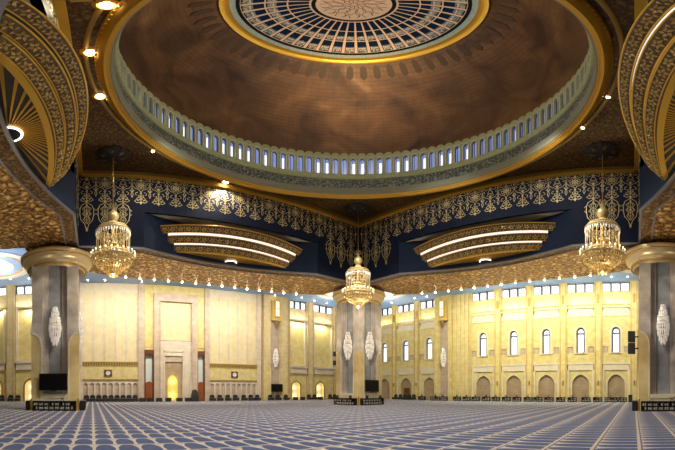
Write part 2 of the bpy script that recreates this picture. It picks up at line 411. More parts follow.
# ---- local frames of the four sides: (along the wall from its middle, towards the room, height)
CMID = 15.0; FAN = 14.75
SIDES = {'far_left': lambda o,p,z: (CMID+o, W1-p, z), 'left': lambda o,p,z: (W0+p, CMID+o, z),
         'far_right': lambda o,p,z: (W1-p, CMID+o, z), 'right': lambda o,p,z: (CMID+o, W0+p, z)}
FO = FAN-CMID                      # middle of the fan recess along each wall
HW = 8.0                           # half width of the recess
zA, zB = EYE+15.1, EYE+11.7        # its top and bottom
def pb(o): return -2.0+.03125*o*o  # plan curve of its back
def outer_edge(o):                 # outer edge of the gold soffit
    q = min(abs(o)/14.2, 1.0)
    return -(3.8+4.8*sqrt(1-q**3))
OL = 13.2
for side, F in SIDES.items():
    b = MB(F)
    z1 = ZU
    # wall face round the opening (a slab 0.25 thick)
    b.box(-OL, FO-HW, -.25, 0, zB, z1); b.box(FO+HW, OL, -.25, 0, zB, z1)
    b.box(FO-HW, FO+HW, -.25, 0, zA, z1)
    wall = structure(b.build('wall_'+side, M['navy']))
    b = MB(F)
    n = 32; C = 6.7
    O = [-C+2*C*i/n for i in range(n+1)]
    for a, c in zip(O, O[1:]):
        b.quad((FO+a,pb(a),zB),(FO+c,pb(c),zB),(FO+c,pb(c),zA),(FO+a,pb(a),zA))
    for s in (-1, 1):
        A = (FO+s*HW,0,zA); Bq = (FO+s*HW,0,zB); Cq = (FO+s*C,pb(C),zB); E_ = (FO+s*C,pb(C),zA)
        b.tri(A,Bq,Cq); b.tri(A,Cq,E_)
    structure(b.build('recess_side', M['navy_band'], wall))
    b = MB(F)
    OO = [-HW]+O+[HW]
    for a, c in zip(OO, OO[1:]):
        pa = 0 if abs(a) > C+.1 else pb(a); pc = 0 if abs(c) > C+.1 else pb(c)
        b.quad((FO+a,0,zA),(FO+c,0,zA),(FO+c,pc,zA),(FO+a,pa,zA))
    structure(b.build('recess_top', M['pale'], wall))  # pale colour stands in for cove light falling on the recess top
    # gilded cornice under the ceiling
    b = MB(F)
    b.box(-OL, OL, 0, .20, ZU-.28, ZU-.002); b.box(-OL, OL, 0, .30, ZU-.42, ZU-.28)
    structure(b.build('cornice', M['gold_dull'], wall))
    b = MB(F); b.box(-OL, OL, 0, .34, ZU-.62, ZU-.44)
    structure(b.build('cornice_fillet', M['gold_bright'], wall))
    # ---- soffit
    b = MB(F); e = MB(F); s_ = MB(F)
    N2 = 96
    O = [-OL+2*OL*i/N2 for i in range(N2+1)]
    O = sorted(O+[FO-HW, FO+HW, FO-C, FO+C])
    def inner(o):
        x = abs(o-FO)
        if x >= HW: return 0.
        if x > C: return pb(C)*(HW-x)/(HW-C)
        return pb(x)
    BW = .85
    for a, c in zip(O, O[1:]):
        ia, ic = inner(a), inner(c); oa, oc = outer_edge(a), outer_edge(c)
        b.quad((a,ia-BW,zB),(c,ic-BW,zB),(c,oc,zB+.1),(a,oa,zB+.1))
        b.quad((a,oa,zB+.1),(c,oc,zB+.1),(c,oc,ZC+.1),(a,oa,ZC+.1))
        e.quad((a,ia-.12,zB-.05),(c,ic-.12,zB-.05),(c,ic-BW,zB-.05),(a,ia-BW,zB-.05))
        for q0, q1 in ((.03,-.12),(-BW,-BW-.12)):
            s_.add([(a,ia+q0,zB-.12),(c,ic+q0,zB-.12),(c,ic+q1,zB-.12),(a,ia+q1,zB-.12),(a,ia+q0,zB+.02),(c,ic+q0,zB+.02),(c,ic+q1,zB+.02),(a,ia+q1,zB+.02)],
                   [(0,1,2,3),(0,4,5,1),(3,2,6,7)])
    sof = structure(b.build('ceiling_soffit_'+side, M['gold_soffit']))
    structure(e.build('patterned_border', M['gold_border'], sof)); structure(s_.build('border_edge', M['silver_edge'], sof))
# corner squares of the soffit, above the columns
for name, (x0,x1,y0,y1) in {'left':(-2.3,1.8,28.2,32.2),'far':(28.2,32.2,28.2,32.2),'right':(28.2,32.2,-2.3,1.8),'near':(-2.3,1.8,-2.3,1.8)}.items():
    b = MB(); b.box(x0,x1,y0,y1,zB+.02,ZC+.1); structure(b.build('ceiling_corner_'+name, M['gold_soffit']))

# ---- arabesque on the navy walls: ribbons of gilded scrollwork
def ogee(h0, h1, w, n=10, bulge=.5):
    P = []
    for i in range(n+1):
        u = i/n
        P.append((w*sin(pi*u)**.8*(1 if True else 0), h0+(h1-h0)*u))
    return P
def circ(u, z, r, n=10, a0=0, a1=2*pi):
    return [(u+r*cos(a0+(a1-a0)*i/n), z+r*sin(a0+(a1-a0)*i/n)) for i in range(n+1)]
def motif(b, u, k, pend):
    H = lambda h: EYE+h
    d, d0 = .035, .004
    def st(P, w=.05):
        b.strip([(u+x, H(z)) for x, z in P], w, d)
        if any(abs(x) > 1e-6 for x, z in P): b.strip([(u-x, H(z)) for x, z in P], w, d)
    # finial tree
    st([(0,16.0),(0,17.15)], .06)
    st([(0,16.12),(.30,16.02),(.50,16.18),(.36,16.34),(.16,16.22)], .06)
    st([(0,16.42),(.24,16.30),(.34,16.46),(.20,16.60),(.06,16.48)], .05)
    st([(0,16.70),(.16,16.62),(.22,16.76),(.10,16.86)], .05)
    b.plate_poly([(u,H(15.86)),(u+.10,H(16.02)),(u,H(16.18)),(u-.10,H(16.02))], d0, d)
    b.plate_poly([(u,H(16.92)),(u+.09,H(17.06)),(u,H(17.22)),(u-.09,H(17.06))], d0, d)
    # ogee lattice between the trees
    st([(0,17.15),(.14,17.40),(.42,17.52),(.62,17.80),(.685,18.12)], .05)
    st([(.685,16.55),(.60,16.85),(.66,17.15),(.50,17.36)], .045)
    if k % 2 == 0:
        for q in range(8):
            a = 2*pi*q/8
            c = (u+.20*cos(a), H(17.92)+.20*sin(a))
            b.plate_poly([(c[0]+.15*cos(a), c[1]+.15*sin(a)), (c[0]-.07*sin(a), c[1]+.07*cos(a)), (c[0]-.10*cos(a), c[1]-.10*sin(a)), (c[0]+.07*sin(a), c[1]-.07*cos(a))], d0, d+.01)
        b.plate_poly(circ(u, H(17.92), .09, 10)[:-1], d0, d+.02)
        st(circ(0, 17.92, .40, 16, -pi/2, pi/2), .045)
    else:
        st([(0,17.35),(.10,17.62),(.30,17.70),(.20,17.92),(.06,17.80)], .05)
        st([(0,17.90),(.22,18.02),(.12,18.22),(0,18.34)], .05)
        b.plate_poly([(u,H(17.35)),(u+.11,H(17.56)),(u,H(17.76)),(u-.11,H(17.56))], d0, d)
    st([(0,18.40),(.20,18.46),(.42,18.34),(.50,18.52),(.34,18.66)], .05)
    st([(0,18.40),(0,18.72)], .05)
    st([(.685,18.70),(.60,18.50),(.685,18.32)], .05)
    st([(.685,18.12),(.56,18.26),(.46,18.12),(.56,18.0)], .045)
    st([(.685,17.62),(.60,17.36),(.685,17.15)], .05)
    for s in (-.685,.685): b.plate_poly([(u+s,H(17.50)),(u+s+.11,H(17.72)),(u+s,H(17.96)),(u+s-.11,H(17.72))], d0, d)
    st([(.24,17.15),(.40,17.05),(.42,16.86),(.30,16.84)], .045)
    b.plate_poly([(u,H(18.30)),(u+.12,H(18.46)),(u,H(18.64)),(u-.12,H(18.46))], d0, d)
    if pend:
        st([(0,13.15),(.10,13.5),(.16,13.75),(.44,14.15),(.52,14.7),(.52,15.2),(.40,15.6),(.10,15.85),(0,16.0)], .055)
        st([(0,13.75),(.26,14.2),(.12,14.5),(.34,14.75),(.16,15.0),(.34,15.3),(.08,15.5),(0,15.8)], .045)
        st([(0,13.9),(0,15.9)], .04)
        for z, r in ((14.30,.16),(14.78,.22),(15.28,.18)): st(circ(0, z, r, 12, -pi/2, pi/2), .04)
        st([(.52,14.6),(.685,14.8)], .035); st([(.52,15.3),(.685,15.1)], .035)
        b.plate_poly([(u,H(13.02)),(u+.10,H(13.22)),(u,H(13.45)),(u-.10,H(13.22))], d0, d)
        b.plate_poly([(u,H(14.62)),(u+.12,H(14.78)),(u,H(14.94)),(u-.12,H(14.78))], d0, d)
for side in ('far_left', 'far_right', 'left', 'right'):
    b = MB(SIDES[side])
    for k in range(-9, 10):
        u = FO+k*1.37
        if abs(u) > OL-.35: continue
        motif(b, u, k, abs(u-FO) > HW+.4)
    o = structure(b.build('arabesque', M['arabesque'], bpy.data.objects['wall_'+side], fix=False))

# ================================================================== FAN HOODS
def make_fan(label):
    root = thing('fan_hood', label, 'ornamental hood', group='gilded fan hoods under the dome')
    bands = [  # middle p, half width, z lo, z hi, p lo offset, p hi offset
        (.70, 6.6, 13.54, 14.17, -.22, .14), (.20, 5.95, 12.74, 13.35, -.20, .20), (-.22, 5.4, 12.05, 12.60, -.18, .17)]
    n = 60; caps = []
    for bi, (pm, W, zl, zh, dl, dh) in enumerate(bands):
        k = (pm-pb(W))/(W*W)
        f = lambda o, pm=pm, k=k: pm-k*o*o
        O = [-W+2*W*i/n for i in range(n+1)]
        b = MB()
        for a, c in zip(O, O[1:]):
            pa, pc = f(a), f(c)
            z0, z1 = EYE+zl, EYE+zh
            b.quad((a,pa+dl,z0),(c,pc+dl,z0),(c,pc+dh,z1-.10),(a,pa+dh,z1-.10))
            b.quad((a,pa+dl,z0),(c,pc+dl,z0),(c,max(pb(c),pc+dl-.22),z0),(a,max(pb(a),pa+dl-.22),z0))
            b.quad((a,pa+dh,z1),(c,pc+dh,z1),(c,min(pb(c),pc),z1),(a,min(pb(a),pa),z1))
            b.quad((a,pa+dh,z1-.10),(c,pc+dh,z1-.10),(c,pc+dh,z1),(a,pa+dh,z1))
        for s in (-1, 1):
            o = s*W; p0 = f(o); b.add([(o,p0+dl,z0),(o,p0+dh,z1-.1),(o,p0+dh,z1),(o,p0-.25,z1),(o,p0-.25,z0)], [(0,1,2,3,4)])
        band = b.build('band', M['band'], root)
        # gilded lips
        b = MB()
        for zz, dd, w in ((zh-.05, dh+.01, .045), (zl+.02, dl+.01, .03)):
            b.tube([(o, f(o)+dd, EYE+zz) for o in O], w, 6)
        b.build('gilded_lip', M['gold_bright'], band, True)
        # relief flowers
        b = MB(); m = int(2*W/.60)
        slope = atan2(dh-dl, zh-zl-.1)
        for i in range(m):
            o = -W+.35+(2*W-.7)*i/(m-1); pc = f(o)+(dl+dh)/2; zc = EYE+(zl+zh-.1)/2
            sl = -2*k*o; L = sqrt(1+sl*sl)
            ux = (1/L, sl/L, 0); uz = (0, sin(slope), cos(slope)); nn = (-sl/L*cos(slope), cos(slope), -sin(slope))
            Pt = lambda x, y, h: tuple(q+ux[j]*x+uz[j]*y+nn[j]*h for j, q in enumerate((o, pc, zc)))
            for q in range(5):
                a = 2*pi*q/5+.5+i*.9
                r0, r1 = .03, .27
                b.add([Pt(r0*cos(a),r0*sin(a),.05), Pt(.16*cos(a+.55),.16*sin(a+.55),.03), Pt(r1*cos(a+.2),r1*sin(a+.2),.015), Pt(.15*cos(a-.5),.15*sin(a-.5),.03), Pt(.14*cos(a),.14*sin(a),.09)],
                      [(0,1,4),(1,2,4),(2,3,4),(3,0,4)])
            b.add([Pt(-.28,.02,.015),Pt(-.24,.16,.04),Pt(-.30,.24,.015),Pt(-.33,.12,.05)], [(0,1,3),(1,2,3)])
            b.add([Pt(.28,-.02,.015),Pt(.24,-.16,.04),Pt(.30,-.24,.015),Pt(.33,-.12,.05)], [(0,1,3),(1,2,3)])
        b.build('relief_flowers', M['flower'], band)['kind'] = 'stuff'
        caps.append((f, W, zl, zh, dl, dh))
    # cove slots between the bands
    for (hi, lo) in ((0, 1), (1, 2)):
        f, W, zl, _, dl, _ = caps[hi]; g, Wg, _, zh, _, dh = caps[lo]
        W2 = Wg
        O = [-W2+2*W2*i/n for i in range(n+1)]
        b = MB()
        for a, c in zip(O, O[1:]):
            b.quad((a,f(a)+dl-.03,EYE+zl+.004),(c,f(c)+dl-.03,EYE+zl+.004),(c,g(c)+dh-.03,EYE+zh+.002),(a,g(a)+dh-.03,EYE+zh+.002))
        b.build('cove_strip', M['cove'], root)
    # fan plate with radiating spokes
    k = .0256; ring = lambda o: -.58-k*o*o
    b = MB(); zf = EYE+12.1; O = [-5.1+10.2*i/n for i in range(n+1)]
    for a, c in zip(O, O[1:]):
        b.quad((a,pb(a),zf),(c,pb(c),zf),(c,ring(c),zf),(a,ring(a),zf)); b.quad((a,pb(a),zf+.08),(c,pb(c),zf+.08),(c,ring(c),zf+.08),(a,ring(a),zf+.08))
    plate = b.build('fan_plate', M['fan_dark'], root)
    b = MB()
    for a, c in zip(O, O[1:]):
        b.add([(a,ring(a)-.16,zf-.06),(c,ring(c)-.16,zf-.06),(c,ring(c)+.10,zf-.06),(a,ring(a)+.10,zf-.06),(a,ring(a)-.16,zf),(c,ring(c)-.16,zf),(c,ring(c)+.10,zf),(a,ring(a)+.10,zf)],
              [(0,1,2,3),(0,4,5,1),(3,2,6,7)])
    b.build('fan_rim', M['gold_bright'], plate)
    hx, hy, hr = 0, -2.12, .55
    b = MB()
    for q in range(27):
        ang = radians(5)+radians(170)*q/26
        dx, dy = cos(ang), sin(ang)
        # march to the rim
        t = hr
        while t < 5.2 and hy+dy*t < ring(hx+dx*t)-.05 and hy+dy*t > pb(hx+dx*t)-.2: t += .02
        if t < hr+.1: continue
        nx, ny = -dy, dx
        w0, w1 = .018, .032+.010*(t-hr)
        P = [(hx+dx*hr+nx*w0, hy+dy*hr+ny*w0),(hx+dx*hr-nx*w0, hy+dy*hr-ny*w0),(hx+dx*t-nx*w1, hy+dy*t-ny*w1),(hx+dx*t+nx*w1, hy+dy*t+ny*w1)]
        b.prism(P, zf-.035, zf-.002)
    b.build('spokes', M['gold'], plate)
    b = MB(); b.lathe([(.01,zf-.12),(hr-.06,zf-.12),(hr-.06,zf-.002)], 20, hx, hy, 0, pi)
    b.build('hub', M['black_matte'], plate)
    b = MB(); b.lathe([(hr-.06,zf-.10),(hr-.05,zf-.15),(hr+.03,zf-.15),(hr+.04,zf-.08)], 24, hx, hy, 0, pi); b.build('hub_lamp', M['hub_glow'], plate)
    return root
fan = make_fan('gilded fan hood in the navy wall on the prayer niche side')
fan.location = (FAN, W1, 0); fan.rotation_euler = (0,0,pi)
M['cove_dark'] = M['slot']
dup(fan, (W1, FAN, 0), pi/2, 'gilded fan hood in the navy wall above the row of arched windows')
lf = dup(fan, (W0, FAN, 0), -pi/2, 'huge gilded fan hood overhead at the left edge, spokes round a small lit hub')
for c in lf.children:
    if c.name.startswith('cove_strip'): c.data = c.data.copy(); c.data.materials[0] = M['slot']      # its lamps are off
dup(fan, (FAN, W0, 0), 0, 'huge gilded fan hood overhead at the right edge with pale lit strips')

# ================================================================== DOME AND DRUM
cx, cy = DC
drum = thing('dome_drum', 'round drum below the dome with a lettered frieze and a ring of small arched windows', 'drum', (cx, cy, 0))
L = lambda prof, n=128: (lambda b: (b.lathe(prof, n), b)[1])(MB())
L([(12.2,ZU-.004),(12.2,20.40),(12.08,20.34),(12.12,20.20),(12.0,20.06),(11.85,20.0),(11.72,20.08),(11.70,20.20),(11.62,20.24),(11.60,20.36)], 160).build('gilded_ring', M['gold'], drum, True)
b = MB()
for i in range(240):
    a = 2*pi*i/240; b.ball((12.12*cos(a), 12.12*sin(a), 20.34), .075, 6, 4)
b.build('beaded_edge', M['gold_bright'], bpy.data.objects['gilded_ring'], True)['kind'] = 'stuff'
L([(11.60,20.36),(11.53,20.40),(11.51,20.58),(11.54,20.64),(11.47,20.84),(11.43,20.95),(11.43,21.0),(11.45,21.02)]).build('molding', M['molding'], drum, True)
L([(11.45,21.02),(11.47,22.10)]).build('lettered_frieze', M['frieze'], drum, True)
L([(11.47,22.10),(11.36,22.14),(11.32,22.3),(11.26,22.4),(11.40,22.55)]).build('molding', M['sage'], drum, True)
NW = 96; RW = 11.4; pitch = 2*pi*RW/NW
Fd = lambda t,d,z: ((RW-d)*cos(t/RW), (RW-d)*sin(t/RW), z)
b = MB(Fd); tr = MB(Fd); cr = MB(Fd)
for i in range(NW):
    c = (i+.5)*pitch
    b.box(c-pitch/2, c+pitch/2, -.24, 0, 22.52, 22.78)
    b.arch_plate(c-pitch/2, c+pitch/2, 22.78, 25.35, c, .235, 24.55, 24.88, -.24, 0, True, 6)
    A = arch_pts(c, .262, 22.78, 24.55, 24.92, True, 6)
    tr.strip(A, .06, .035)
    tr.strip([(c-pitch/2, 25.02), (c+pitch/2, 25.02)], .05, .03)
    A = [(c+.31*cos(pi*q/8), 25.34+.26*sin(pi*q/8)) for q in range(9)]
    cr.plate_poly(A[::-1], -.1, .02)
b.build('gallery_wall', M['sage'], drum); tr.build('window_trim', M['white_trim'], drum, fix=False); cr.build('scalloped_crest', M['sage'], drum)
# the drum's windows
Fw = lambda t,d,z: Fd(t,d,z)
wp = None; WN = [0]
def win_name():
    WN[0] += 1; return 'window_%d' % WN[0]
fr = MB(Fd); A = arch_pts(0, .235, 22.78, 24.55, 24.88, True, 6)
fr.strip(A, .06, -.16, -.23); fr.strip([(.07,22.78),(.07,24.80)], .035, -.17, -.23); fr.strip([(-.235,22.80),(.235,22.80)], .05, -.16, -.23)
gl = MB(Fd); gl.plate_poly(A, -.245, -.23)
w0 = struct_root(win_name()); w0.location = (cx, cy, 0)
f0 = structure(fr.build('frame', M['blueframe'], w0)); g0 = structure(gl.build('pane', M['pane_blue'], w0))
gl2 = MB(Fd); gl2.plate_poly(A, -.245, -.23); gl2.mi = 1; gl2.box(-.16,.06,-.23,-.225,22.8,24.3)
g1 = gl2.build('pane', [M['pane_blue'], M['pane_white']]); g1me = g1.data; bpy.data.objects.remove(g1)
for i in range(NW):
    a = 2*pi*(i+.5)/NW
    if i == 0: r = w0
    else:
        r = w0.copy(); r.name = win_name(); COL.objects.link(r)
        for ch in (f0, g0):
            c = ch.copy(); c.parent = r; COL.objects.link(c)
            if ch is g0 and random.random() < .4: c.data = g1me
    r.rotation_euler = (0,0,a)

M['cartouche'] = mat('cartouche', (.07,.034,.012), .5)
dome = thing('dome', 'great brown and gold dome with a blue panelled ring round its pale centre', 'dome', (cx, cy, 0))
ZD, RB, BB = 25.72, 11.45, 12.9
zd = lambda r: ZD+BB*sqrt(max(0, 1-(r/RB)**2))
prof = [(RB+.02,25.30),(RB,ZD)]+[(RB*cos(t), ZD+BB*sin(t)) for t in [pi/2*i/40*.9 for i in range(1, 38)]]
prof = [(r,z) for r,z in prof if r > 6.75]+[(6.75, zd(6.75))]
b = MB(); b.lathe(prof, 160); b.build('dome_shell', M['dome'], dome, True)
# long dark cartouches round the ring
b = MB()
for i in range(48):
    a = 2*pi*(i+.5)/48
    def Q(r, w): # point on the shell, a little inside
        return ((r-.05)*cos(a)-w*sin(a), (r-.05)*sin(a)+w*cos(a), zd(r)-.06)
    b.add([Q(7.05,0),Q(7.25,.22),Q(7.45,.24),Q(7.95,.27),Q(8.15,.24),Q(8.35,0),Q(8.15,-.24),Q(7.95,-.27),Q(7.45,-.24),Q(7.25,-.22)], [tuple(range(10))])
b.build('cartouches', M['cartouche'], dome)
def zone(r0, r1, off=0., n=160, k=6):
    return [(r0+(r1-r0)*i/k, zd(r0+(r1-r0)*i/k)-off) for i in range(k+1)]
L([(6.85,zd(6.85)-.05),(6.8,zd(6.8)-.22),(6.55,zd(6.6)-.30),(6.35,zd(6.4)-.22),(6.3,zd(6.3)-.02)], 160).build('gilded_ring', M['gold_bright'], dome, True)
L(zone(6.32,6.0,.05), 160).build('teal_band', M['teal'], dome, True)
L(zone(6.0,5.8,.08), 160).build('dark_line', M['panel_black'], dome, True)
b = MB(); b.lathe(zone(5.85,1.55,.03,k=14), 160); b.build('panelled_zone', M['lattice'], dome, True)
NS = 40
def patch(b, i, r0, r1, f0=.36, off=.10, arch=False):
    a = 2*pi*(i+.5)/NS; w = 2*pi/NS
    k = 4; pts = []
    for q in range(k+1):
        r = r0+(r1-r0)*q/k; pts.append((r, f0))
    Lp = [(r*cos(a-f*w), r*sin(a-f*w), zd(r)-off) for r, f in pts]; Rp = [(r*cos(a+f*w), r*sin(a+f*w), zd(r)-off) for r, f in pts]
    vs = Lp+Rp; n = k+1
    fs = [(q,q+1,n+q+1,n+q) for q in range(k)]
    if arch:
        r = r1-.28*(1 if r1 > r0 else -1)*-1
        vs.append(((r1-.30)*cos(a), (r1-.30)*sin(a), zd(r1-.30)-off)); fs.append((k, n+k, 2*n))
    b.add(vs, fs)
rows = [(5.76,4.60),(4.52,3.46),(3.38,2.32)]
b1 = MB(); b2 = MB(); b3 = MB(); b4 = MB()
rnd = random.Random(3)
for i in range(NS):
    for j, (ra, rb) in enumerate(rows):
        patch(b2, i, ra, rb, .385, .07)
        mid = ra-(ra-rb)*.52
        if j < 2: patch(b1, i, mid, rb+.06, .35, .10); patch(b4, i, ra-.08, mid, .35, .09)
        else: patch(b1, i, ra-.1, rb+.25, .30, .10, True)
        # script strokes in the outer part of each panel
        if j < 2:
            a = 2*pi*(i+.5)/NS; w = 2*pi/NS
            for q in range(5):
                fa = (q-2)*.13; rr = mid+(ra-mid)*(.2+.6*rnd.random()); rl = .10+.22*rnd.random()
                def pt(r, f): return (r*cos(a+f*w), r*sin(a+f*w), zd(r)-.115)
                b3.add([pt(rr-rl/2,fa-.03),pt(rr-rl/2,fa+.03),pt(rr+rl/2,fa+.03),pt(rr+rl/2,fa-.03)], [(0,1,2,3)])
            b3.add([pt(mid+.12,-.30),pt(mid+.12,.30),pt(mid+.19,.30),pt(mid+.19,-.30)], [(0,1,2,3)])
b2.build('panel_ground', M['panel_black'], dome); b1.build('blue_panels', M['panel_blue'], dome); b3.build('script_strokes', M['lattice'], dome, fix=False)['kind'] = 'stuff'; b4.build('teal_panels', M['panel_teal'], dome)
L(zone(2.2,1.75,.09), 120).build('dark_line', M['panel_black'], dome, True)
b = MB(); b.lathe(zone(1.98,.02,.14), 80); med = b.build('medallion', M['medallion'], dome, True)
b = MB()
Fm = lambda x,d,y: (x, y, zd(sqrt(x*x+y*y))-.17)
b = MB(Fm)
for q in range(12):
    a = 2*pi*q/12
    rot = lambda P: [(x*cos(a)-y*sin(a), x*sin(a)+y*cos(a)) for x, y in P]
    b.strip(rot([(.15,0),(.5,.12),(.8,.0),(1.1,.25),(1.45,.12),(1.7,.3)]), .05, 0)
    b.strip(rot([(.5,-.12),(.9,.22),(1.25,.0),(1.6,.15)]), .05, 0)
    b.strip(rot([(1.1,-.28),(1.4,-.05),(1.75,-.2)]), .05, 0)
b.build('interlace', M['medallion_line'], med, fix=False)
# closed outside of the dome (keeps the sky out)
b = MB(); b.lathe([(12.4,ZU+.31),(12.4,26)]+[(12.4*cos(t)+.01, 26+13.6*sin(t)) for t in [pi/2*i/16 for i in range(1,17)]], 64)
b.build('outer_shell', M['dome'], dome, True)
#PART3
# ================================================================== OUTER WALLS
FL = lambda t,d,z: (t, D-d, z)          # wall with the prayer niche
FR = lambda t,d,z: (D-d, t, z)          # wall with the arched windows
def S_(b, name, m, par, **k): return structure(b.build(name, m, par, **k))

def clerestory(F, t0, t1, n, side, z0=16.12, z1=17.48):
    """n windows between t0 and t1, each its own window"""
    w = (t1-t0)/n
    for i in range(n):
        a, c = t0+i*w+.03, t0+(i+1)*w-.03
        r = struct_root(win_name()); r.location = F((a+c)/2, 0, z0)
        o = Vector(r.location)
        FF = lambda t,d,z: tuple(Vector(F(t,d,z))-o)
        b = MB(FF); b.box(a,c,.02,.05,z0,z1); S_(b, 'pane', M['pane'], r)
        b = MB(FF); b.box(a,a+.14,.05,.30,z0,z1); b.box(a,c,.05,.20,z1-.12,z1); b.box(c-.04,c,.05,.12,z0,z1); b.box(a,c,.05,.10,z0,z0+.05)
        for q in range(4): b.box(a+.2+q*.26,a+.28+q*.26,.05,.14,z1-.24,z1-.18)
        S_(b, 'frame', M['dark_frame'], r)

def wall_slab(name, F, t0, t1, m):
    b = MB(F); b.box(t0, t1, -.35, 0, 0, ZC)
    return structure(b.build(name, m))
wl = wall_slab('wall_qibla', FL, DB, D, M['cream'])
wr = wall_slab('wall_window_side', FR, DB, D, M['yellow'])
for nm, args in {'wall_behind_a': (DB-.35, DB, DB, D), 'wall_behind_b': (DB, D, DB-.35, DB)}.items():
    b = MB(); b.box(args[0], args[1], args[2], args[3], 0, ZC); structure(b.build('wall_back' if nm.endswith('a') else 'wall_near', M['cream']))

M['bead'] = stone('bead', (.55,.36,.12), (.68,.48,.20), .3)
def pilaster(F, par, t0, t1, d=.55, z0=0, z1=ZC, m='cream', bead=True):
    b = MB(F); b.box(t0, t1, 0, d, z0, z1)
    b.box(t0-.05, t1+.05, 0, d+.06, z0, z0+.35)
    if bead:
        e = MB(F); e.box(t0+.10, t0+.24, d, d+.07, z0+.35, z1-.3); e.box(t1-.24, t1-.10, d, d+.07, z0+.35, z1-.3)
        S_(e, 'pilaster_bead', M['bead'], par)
    S_(b, 'pilaster', M[m], par)

# ---- bays of the window wall
CK = [30+5.06*(k-5) for k in (0,1,2,3,4,6,7,8)]
racks_R = []
for c in CK:
    # upper frieze, cove, ledge
    b = MB(FR); b.box(c-1.95, c+1.95, 0, .22, 14.15, 16.05); S_(b, 'upper_frieze', M['yellow_fine'], wr)
    b = MB(FR); b.box(c-1.95, c+1.95, 0, .5, 13.55, 13.75); b.box(c-1.95, c+1.95, 0, .38, 12.5, 13.0); b.box(c-1.95, c+1.95, 0, .55, 12.3, 12.5)
    b.box(c-1.8, c+1.8, 0, .3, 13.0, 13.55); S_(b, 'ledge', M['ledge'], wr)
    # deep-set window wall with an arched opening
    b = MB(FR)
    b.box(c-1.95, c+1.95, .0, .45, 5.55, 7.0)
    b.arch_plate(c-1.95, c+1.95, 7.0, 12.3, c, .60, 9.95, 10.67, 0, .45, False, 10)
    S_(b, 'window_wall', M['yellow_fine'], wr)
    b = MB(FR); A = arch_pts(c, .76, 7.0, 9.95, 10.84, False, 10); b.strip(A, .22, .52, .44); b.box(c-.9,c+.9,.44,.6,6.86,7.0)
    S_(b, 'window_surround', M['ledge'], wr)
    # small square wall niches either side
    b = MB(FR)
    for s in (-1, 1):
        t = c+s*1.5
        b.box(t-.36,t-.30,.45,.51,7.0,7.85); b.box(t+.30,t+.36,.45,.51,7.0,7.85); b.box(t-.36,t+.36,.45,.55,7.82,7.9)
    S_(b, 'small_niche_frame', M['lattice_brown'], wr)
    b = MB(FR)
    for s in (-1, 1): b.box(c+s*1.5-.3, c+s*1.5+.3, .45, .462, 7.0, 7.82)
    S_(b, 'small_niche', M['pink_stone'], wr)
    # the window
    r = struct_root(win_name()); r.location = FR(c, 0, 7.0); o = Vector(r.location)
    FF = lambda t,d,z: tuple(Vector(FR(t,d,z))-o)
    A = arch_pts(c, .58, 7.0, 9.95, 10.65, False, 10)
    b = MB(FF); b.plate_poly(A, .08, .11); S_(b, 'pane', M['pane'], r)
    b = MB(FF); b.strip(arch_pts(c, .50, 7.0, 9.95, 10.57, False, 10), .17, .22, .11); b.box(c-.56,c+.56,.11,.2,9.70,9.92); b.box(c-.6,c+.6,.11,.2,7.0,7.1)
    S_(b, 'frame', M['blueframe'], r)
    # lower niche with a pointed arch
    b = MB(FR); b.box(c-1.95, c+1.95, 0, .52, 5.32, 5.55); b.box(c-1.85, c+1.85, 0, .45, 4.5, 5.32); b.box(c-1.95,c-1.62,0,.45,0,4.5); b.box(c+1.62,c+1.95,0,.45,0,4.5)
    S_(b, 'niche_frame', M['ledge'], wr)
    b = MB(FR); b.arch_plate(c-1.62, c+1.62, 0, 4.5, c, 1.22, 2.5, 3.9, .02, .3, True, 10); S_(b, 'niche_arch', M['yellow_fine'], wr)
    b = MB(FR); b.box(c-1.3,c+1.3,.0,.03,0,4.0); S_(b, 'niche_back', M['lattice_brown'], wr)
    b = MB(FR); A = arch_pts(c, 1.28, 0, 2.5, 3.98, True, 10); b.strip(A, .10, .34, .3); S_(b, 'arch_trim', M['ledge'], wr)
    b = MB(FR); b.box(c-1.95, c+1.95, 0, .015, 16.05, ZC); S_(b, 'clerestory_panel', M['ledge'], wr)  # pale panel added to imitate the glare between the high windows
    clerestory(FR, c-1.98, c+1.98, 3, wr)
for c in [x+2.53 for x in CK[:4]]+[x+2.53 for x in CK[5:]]+[CK[0]-2.53]:
    pilaster(FR, wr, c-.58, c+.58, .62, m='yellow')
    b = MB(FR); b.tube([(c,.72,2.4),(c,.72,3.0)], [.10,.13], 8); S_(b, 'pilaster_lamp', M['lattice_brown'], wr)
    b = MB(FR); b.plate_poly([(c-.16,14.3),(c+.16,14.3),(c+.2,15.4),(c,15.7),(c-.2,15.4)], .62, .74); S_(b, 'pilaster_boss', M['gold_dull'], wr)

